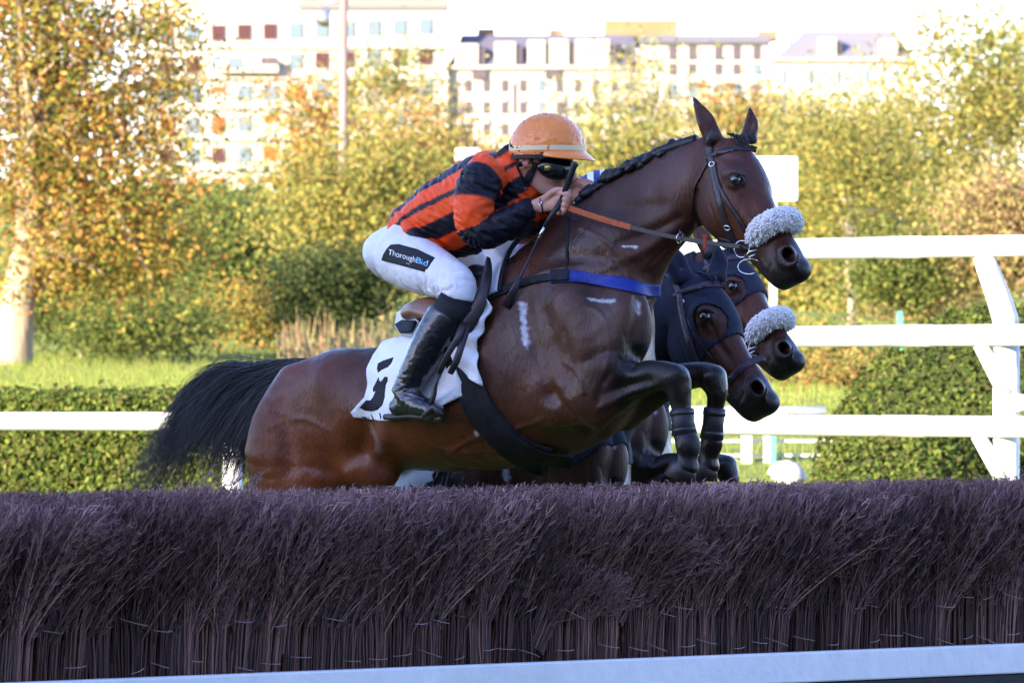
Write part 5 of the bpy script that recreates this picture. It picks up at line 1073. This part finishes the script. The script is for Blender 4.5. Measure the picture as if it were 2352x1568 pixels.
strap('chin_strap', [(1228, 356), (1228, 378), (1220, 400), (1213, 416)], 15, BJ, .002, .006, M_blk, cap); strap('chin_strap', [(1194, 372), (1196, 386), (1204, 402), (1213, 418)], 12, BJ, .002, .006, M_blk, cap)
M_br = mat('brown_leather', (.34, .15, .07), .6, .3, bump=(120, .3, .003))
patch('chin_guard', [(1196, 384), (1212, 378), (1222, 372), (1226, 380), (1216, 396), (1208, 408)], BJ, .006, .004, M_br, cap, 5, 2); strap('chin_strap', [(1228, 366), (1240, 372)], 8, BJ, .004, .004, M_br, cap)
b = MB(); b.tube([q for q in hits(BJ, spline2([(1238, 448), (1243, 462), (1246, 480), (1246, 488)], 3, False), .002)], .0022, 6); b.build('bracelet', M_blk, rider, True)
p, n = hit(BJ, 1243, 467)
if p: b = MB(); b.torus(p+n*.004, n, .006, .0018, 14, 6); b.build('bracelet', M_metal, rider, True)
# cuff edge
# ---- whip held in the near hand
w0, w1, w2, w3 = PJ(1322, 372, .135), PJ(1290, 460, .150), PJ(1246, 528, .17), PJ(1162, 706, .23)
b = MB(); b.tube([w0, w0.lerp(w1, .06), w0.lerp(w1, .12), w1], [.009, .014, .011, .0100], 12); b.tube([w1, w1.lerp(w2, .5), w2.lerp(w1, .12)], [.0100, .0095, .0080], 12); whip = b.build('riding_whip', mat('whip_grip', (.018, .018, .022), .55, bump=(300, .4, .003)), None, True)
tag(whip, 'black riding whip with silver collar held upright in the rider\'s near hand', 'whip')
b = MB(); b.tube([w2.lerp(w1, .12), w2.lerp(w3, .11)], [.0062, .0055], 12); b.build('collar', M_metal, whip, True)
b = MB(); b.tube([w2.lerp(w3, .10), w2.lerp(w3, .7), w2.lerp(w3, .86)], [.0048, .0042, .0038], 8); b.build('shaft', M_leather, whip, True)
etube([w2.lerp(w3, .60), w2.lerp(w3, .75), w3], (1, 0, .4), [.008, .013, .017], [.004, .004, .003], 10).build('flap', M_leather, whip, True)
# ================================================================== SADDLE AND CLOTH on the leading horse
def cloth_wave(u, v): return .006*math.sin(u*.06+v*.03)+.004*math.sin(v*.09)
num5 = [((863, 822), (902, 820), (896, 835), (873, 843), (872, 857), (868, 858)),]
def seg_d(p, a, b):
    a = np.array(a, float); b = np.array(b, float); p = np.array(p, float); t = np.clip(np.dot(p-a, b-a)/np.dot(b-a, b-a), 0, 1); return np.linalg.norm(p-a-t*(b-a))
def cloth_col(u, v): return (.78, .80, .84)
sc1 = [(955, 770), (922, 781), (884, 797), (862, 822), (853, 853), (851, 884), (844, 915), (811, 946), (816, 957), (876, 965), (925, 962), (1008, 937), (1076, 903), (1058, 860), (1040, 812), (1035, 780), (1060, 730), (1000, 700), (960, 740)]
cl1 = patch('number_cloth', sc1, BH, .008, .006, M_white, horse, 8, 5, wav=cloth_wave)
BC = None
def obj_bvh(o): me = o.data; M_ = o.matrix_world if False else Matrix.Identity(4); return BVHTree.FromPolygons([tuple(v.co) for v in me.vertices], [tuple(p.vertices) for p in me.polygons])
BC = obj_bvh(cl1)
z3 = lambda x, y: (775.2+x*.3114, 516.8+y*.3114)
patch('number', [z3(*p) for p in ((300, 1020), (340, 1000), (415, 975), (405, 1010), (385, 1045), (345, 1060), (300, 1090), (292, 1060))], BC, .0006, .001, M_blk, cl1, 5, 1)
patch('number', [z3(*p) for p in ((290, 1150), (305, 1120), (308, 1145), (322, 1155), (350, 1118), (378, 1120), (372, 1150), (358, 1180), (352, 1230), (350, 1280), (335, 1325), (300, 1360), (255, 1372), (205, 1365), (162, 1345), (180, 1325), (212, 1290), (245, 1292), (262, 1270), (285, 1222), (266, 1232), (262, 1205))], BC, .0006, .001, M_blk, cl1, 5, 1)
for q in (((178, 1418), (186, 1410), (206, 1412), (226, 1432), (216, 1434), (203, 1422), (190, 1420)), ((246, 1396), (254, 1398), (272, 1434), (262, 1434)), ((308, 1384), (317, 1386), (328, 1418), (320, 1430))):
    patch('number', [z3(*p) for p in q], BC, .0006, .001, M_blk, cl1, 4, 1)
sc2 = [z3(*p) for p in ((1185, 640), (1170, 600), (1120, 605), (1060, 625), (1000, 655), (960, 720), (945, 790), (900, 830), (850, 870), (875, 910), (890, 960), (900, 1040), (950, 1090), (1000, 1130), (1055, 1160), (1105, 1190), (1075, 1050), (1045, 930), (1070, 860), (1110, 790), (1150, 700))]
patch('number_cloth', sc2, BH, .030, .006, M_white, horse, 7, 6, wav=lambda u, v: .014*math.sin(u*.07+v*.05)+.008*math.sin(v*.12-u*.05))
sc3 = [z3(*p) for p in ((1060, 150), (1160, 112), (1240, 130), (1310, 150), (1345, 130), (1290, 200), (1245, 290), (1220, 370), (1205, 505), (1160, 520), (1112, 550), (1125, 470), (1145, 350), (1150, 290), (1100, 250))]
patch('number_cloth', sc3, BH, .012, .006, M_white, horse, 7, 4); strap('number_cloth_edge', [z3(*p) for p in ((1362, 128), (1305, 200), (1262, 290), (1236, 375), (1222, 440), (1214, 505))], 8, BH, .014, .005, M_blk, horse)
# saddle: seat, flap, near stirrup
sd_ = empty('saddle', tuple(PH(1060, 700, 0)), None, None); sd_.parent = horse; sd_.matrix_parent_inverse = wmat(horse).inverted()
def soft(name, stn, m, par, k=.02, d=.006, grow_=0, lo=None):
    q = np.array([list(c) for c, u, a, b in stn]); R0 = max(max(a, b) for c, u, a, b in stn)+.02
    ql = (q-np.array(OH*1.0-Vector((0, 0, 1.6))))@np.array([list(PH.h), list(PH.n), [0, 0, 1.]]).T; lo_, hi = ql.min(0)-R0, ql.max(0)+R0
    f_ = Field(OH*1.0-Vector((0, 0, 1.6)), PH.h, PH.n, np.arange(lo_[0], hi[0], d), np.arange(lo_[1], hi[1], d), np.arange(lo_[2], hi[2], d)); f_.chain(stn, k=k); V_, Q_ = f_.extract(); return link(name, mesh_np(name, V_, outward(V_, Q_)), m, par)
soft('saddle_flap', ch((1122, 596, .16, .008, .014, (1, 0, .3)), (1120, 625, .20, .016, .014, (1, 0, .3)), (1110, 670, .26, .022, .013, (1, 0, .3)), (1092, 715, .29, .026, .012, (1, 0, .3)), (1068, 755, .31, .026, .011, (1, 0, .3)), (1050, 790, .32, .02, .01, (1, 0, .3))), M_leather, sd_)
soft('saddle_seat', ch((950, 755, 0, .03, .10, Zu), (1000, 725, 0, .028, .13, Zu), (1060, 680, 0, .030, .13, Zu), (1105, 630, 0, .04, .08, Zu)), M_leather, sd_)
soft('saddle_cantle', ch((945, 715, .18, .042, .03, (1, 0, .4)), (972, 705, .22, .050, .03, (1, 0, .4)), (1000, 715, .26, .045, .03, (1, 0, .4))), mat('tan_leather', (.20, .085, .045), .35, .5, bump=(60, .2, .004), var=(20, .85, 1.15)), sd_)
patch('saddle_pad', [(945, 735), (930, 745), (926, 775), (935, 785), (965, 785), (985, 760), (975, 740)], BH, .03, .02, M_white, sd_, 7, 3)
patch('saddle_pad', [(936, 776), (955, 764), (985, 762), (975, 785), (948, 790)], BH, .055, .01, M_blk, sd_, 7, 3)
st1 = PH(1055, 770, .38); st2 = PH(1004, 868, .405); st3 = PH(990, 930, .405)
sth = empty('stirrup', tuple(st2), None, None); sth.parent = sd_; sth.matrix_parent_inverse = wmat(sd_).inverted()
etube([PH(1068, 740, .35), st1, PH(1025, 820, .395), st2], (1, 0, .3), [.011, .011, .010, .009], [.003]*4, 8).build('stirrup_leather', M_leather, sth, True)
etube([PH(1075, 750, .35), PH(1048, 830, .385), PH(1034, 858, .385)], (1, 0, .3), [.010, .012, .010], [.004]*3, 8).build('strap_end', M_leather, sth, True)
b = MB(); b.tube([PH(1008, 858, .41), PH(1000, 885, .41), PH(996, 905, .412), PH(990, 930, .425)], [.008, .007, .010, .009], 10); b.tube([PH(1004, 866, .40), PH(997, 900, .36), PH(985, 930, .33)], [.008, .007, .008], 10)
b.tube([PH(972, 956, .42), PH(985, 945, .425), PH(996, 934, .425), PH(1010, 948, .42), PH(1020, 958, .41)], [.008, .012, .012, .013, .008], 10); b.tube([PH(975, 960, .33), PH(1000, 962, .37), PH(1018, 960, .41)], .012, 10); b.build('stirrup_iron', M_leather, sth, True)
# ================================================================== THE TWO HORSES BEHIND
def clone_horse(label, du, dv, dY, rotz=0, pitch=0, fleece_too=False, anchor=None, coat=None, scale=1.0, drop=0):
    """a second animal: the same body built again at its own place, with its own tack"""
    o = bpy.data.objects.new('bay_racehorse', horse.data); COL.objects.link(o); tag(o, label, 'horse', 'racehorses jumping the brush fence')
    A = HP(1690, 414, 0); 
    T = P(1690+du, 414+dv, A.y+dY)
    M_ = Matrix.Translation(T) @ Matrix.Rotation(R(rotz), 4, 'Z') @ Matrix.Rotation(R(pitch), 4, PH.n) @ Matrix.Scale(scale, 4) @ Matrix.Translation(-A); o.matrix_world = M_
    loc, q, s = M_.decompose(); o.location = loc; o.rotation_euler = q.to_euler(); o.scale = s
    return o, M_
def copy_part(src, par, m=None):
    c = src.copy(); COL.objects.link(c); c.parent = par; c.matrix_parent_inverse = src.matrix_parent_inverse.copy()
    for k in [x for x in bpy.data.objects if x.parent == src]: copy_part(k, c)
    return c
def hood_mesh(par, eye_r, neckend, nose, name='hood', bare=()):
    """cloth hood: the head's own surface lifted a few millimetres, open round the eyes and nose"""
    ax = (HP(1820, 600)-HP(1680, 380)).normalized(); o0 = np.array(HP(1680, 380)); t = (Vh-o0)@np.array(ax)
    up = np.array((HP(1750, 400)-HP(1650, 520)).normalized()); q = (Vh-o0)@up
    nk = (Vh-np.array(PH(1480, 520, 0)))@np.array((PH(1620, 380)-PH(1480, 520)).normalized())
    m = (t < nose) & (nk > neckend) & (Vh[:, 2] > PH(1500, 760, 0).z) & (t > -.42)
    for s in (1, -1): m &= np.linalg.norm(Vh-np.array(HP(1694 if eye_r < .06 else 1700, 414 if eye_r < .06 else 424, .09*s)), axis=1) > eye_r
    m &= (Vh-np.array(PH.O))@np.array(list(PH.h)) > .17
    for (c, r) in bare: m &= np.linalg.norm(Vh-np.array(c), axis=1) > r
    fm = m[Qh].all(1); Qs = Qh[fm]; idx = np.unique(Qs); mp = -np.ones(len(Vh), int); mp[idx] = np.arange(len(idx)); N_ = vnormals(Vh, Qh)
    Vo = Vh[idx]+N_[idx]*.006; Vi = Vh[idx]+N_[idx]*.001; Q1 = mp[Qs]; n0 = len(idx)
    E = {}
    for f in Q1.tolist():
        for i in range(4): E[(f[i], f[(i+1) % 4])] = 1
    rim = [(b, a, a+n0, b+n0) for (a, b) in E if (b, a) not in E]
    return link(name, mesh_np(name, np.concatenate([Vo, Vi]), np.concatenate([Q1, np.array(rim)])), M_navy, par)
parts = {o.name: o for o in bpy.data.objects if o.parent == horse}
def by(prefix): return [o for n_, o in parts.items() if n_.split('.')[0] == prefix]
def dress(o, M_, hood, strapm=None):
    for nm in ('eye', 'mane', 'noseband_strap', 'headpiece', 'chin_strap', 'bit', 'buckle', 'tail', 'girth', 'leg_boot', 'saddle')+(('fleece_noseband',) if hood == 2 else ()):
        for s in by(nm)[: (6 if nm == 'buckle' else 9)]: copy_part(s, o)
h2, M2 = clone_horse('dark horse in a navy hood, nose just above the lowest rail', -70, 314, .95, pitch=1.5)
h3, M3 = clone_horse('farthest horse, navy hood and white fleece noseband, under the leader\'s muzzle', -7, 247, 1.75, pitch=5, scale=.95)
def fix(o):    # children keep the body's own coordinates
    for c in [x for x in bpy.data.objects if x.parent == o]: c.matrix_parent_inverse = Matrix.Identity(4)
dress(h2, M2, 1); dress(h3, M3, 2)
E1 = [(HP(1597, 250, .06), .001)]
hd2 = hood_mesh(None, .066, -.62, .195); hd2.parent = h2
hd3 = hood_mesh(None, .046, -.3, .16, bare=((HP(1618, 290, .05), .075),)); hd3.parent = h3
# noseband of the nearer one: plain leather
nb = strap('noseband', [(1716, 590), (1752, 560), (1790, 528), (1828, 516)], 15, BH, .002, .006, mat('plum_leather', (.045, .026, .040), .4, .5, bump=(120, .2, .003)), None); nb.parent = h2
nb = strap('noseband', [(1640, 520), (1690, 570), (1716, 590)], 13, BH, .002, .006, bpy.data.materials['plum_leather'], None); nb.parent = h2
cl = copy_part(cl1, h2)
for hh in (h2, h3):
    for nm_, ln_, wd_ in (('browband', [(1622, 366), (1640, 356), (1675, 346), (1712, 341), (1736, 346)], 13), ('cheekpiece', [(1626, 335), (1634, 365), (1640, 405), (1650, 450), (1662, 495), (1676, 530), (1690, 560)], 12)):
        q = strap(nm_, ln_, wd_, BH, .008, .005, bpy.data.materials['plum_leather'], None); q.parent = hh
# second rider: crouched behind the leader's neck, blue and white cap
r2_ = bpy.data.objects.new('person', rider.data); COL.objects.link(r2_); tag(r2_, 'second rider hidden behind the leader\'s neck, blue and white cap', 'person', 'jockeys')
T2 = P(1388, 428, 27.4)-FP(1257, 300, 0); r2_.location = T2
M_cap2 = mat('blue_white_cap', (.02, .05, .30), .45, .5)
nt_ = M_cap2.node_tree; tcn = nt_.nodes.new('ShaderNodeTexCoord'); sx = nt_.nodes.new('ShaderNodeTexWave'); sx.inputs['Scale'].default_value = 7; sx.inputs['Distortion'].default_value = 0; nt_.links.new(tcn.outputs['Object'], sx.inputs[0]); rp_ = nt_.nodes.new('ShaderNodeValToRGB'); rp_.color_ramp.interpolation = 'CONSTANT'; rp_.color_ramp.elements[0].color = (.02, .04, .22, 1); rp_.color_ramp.elements[1].position = .5; rp_.color_ramp.elements[1].color = (.72, .75, .8, 1); nt_.links.new(sx.outputs[0], rp_.inputs[0]); nt_.links.new(rp_.outputs[0], nt_.nodes['Principled BSDF'].inputs['Base Color'])
M_jk2 = mat('navy_silk', (.02, .03, .10), .4, .5, bump=(50, .4, .01))
for s, m in ((jk, M_jk2), (br, None), (bn, None), (bfar, None), (cap, M_cap2), (gg, None)):
    c = s.copy(); COL.objects.link(c); c.parent = r2_; c.matrix_parent_inverse = Matrix.Identity(4)
    if m: c.material_slots[0].link = 'OBJECT'; c.material_slots[0].material = m
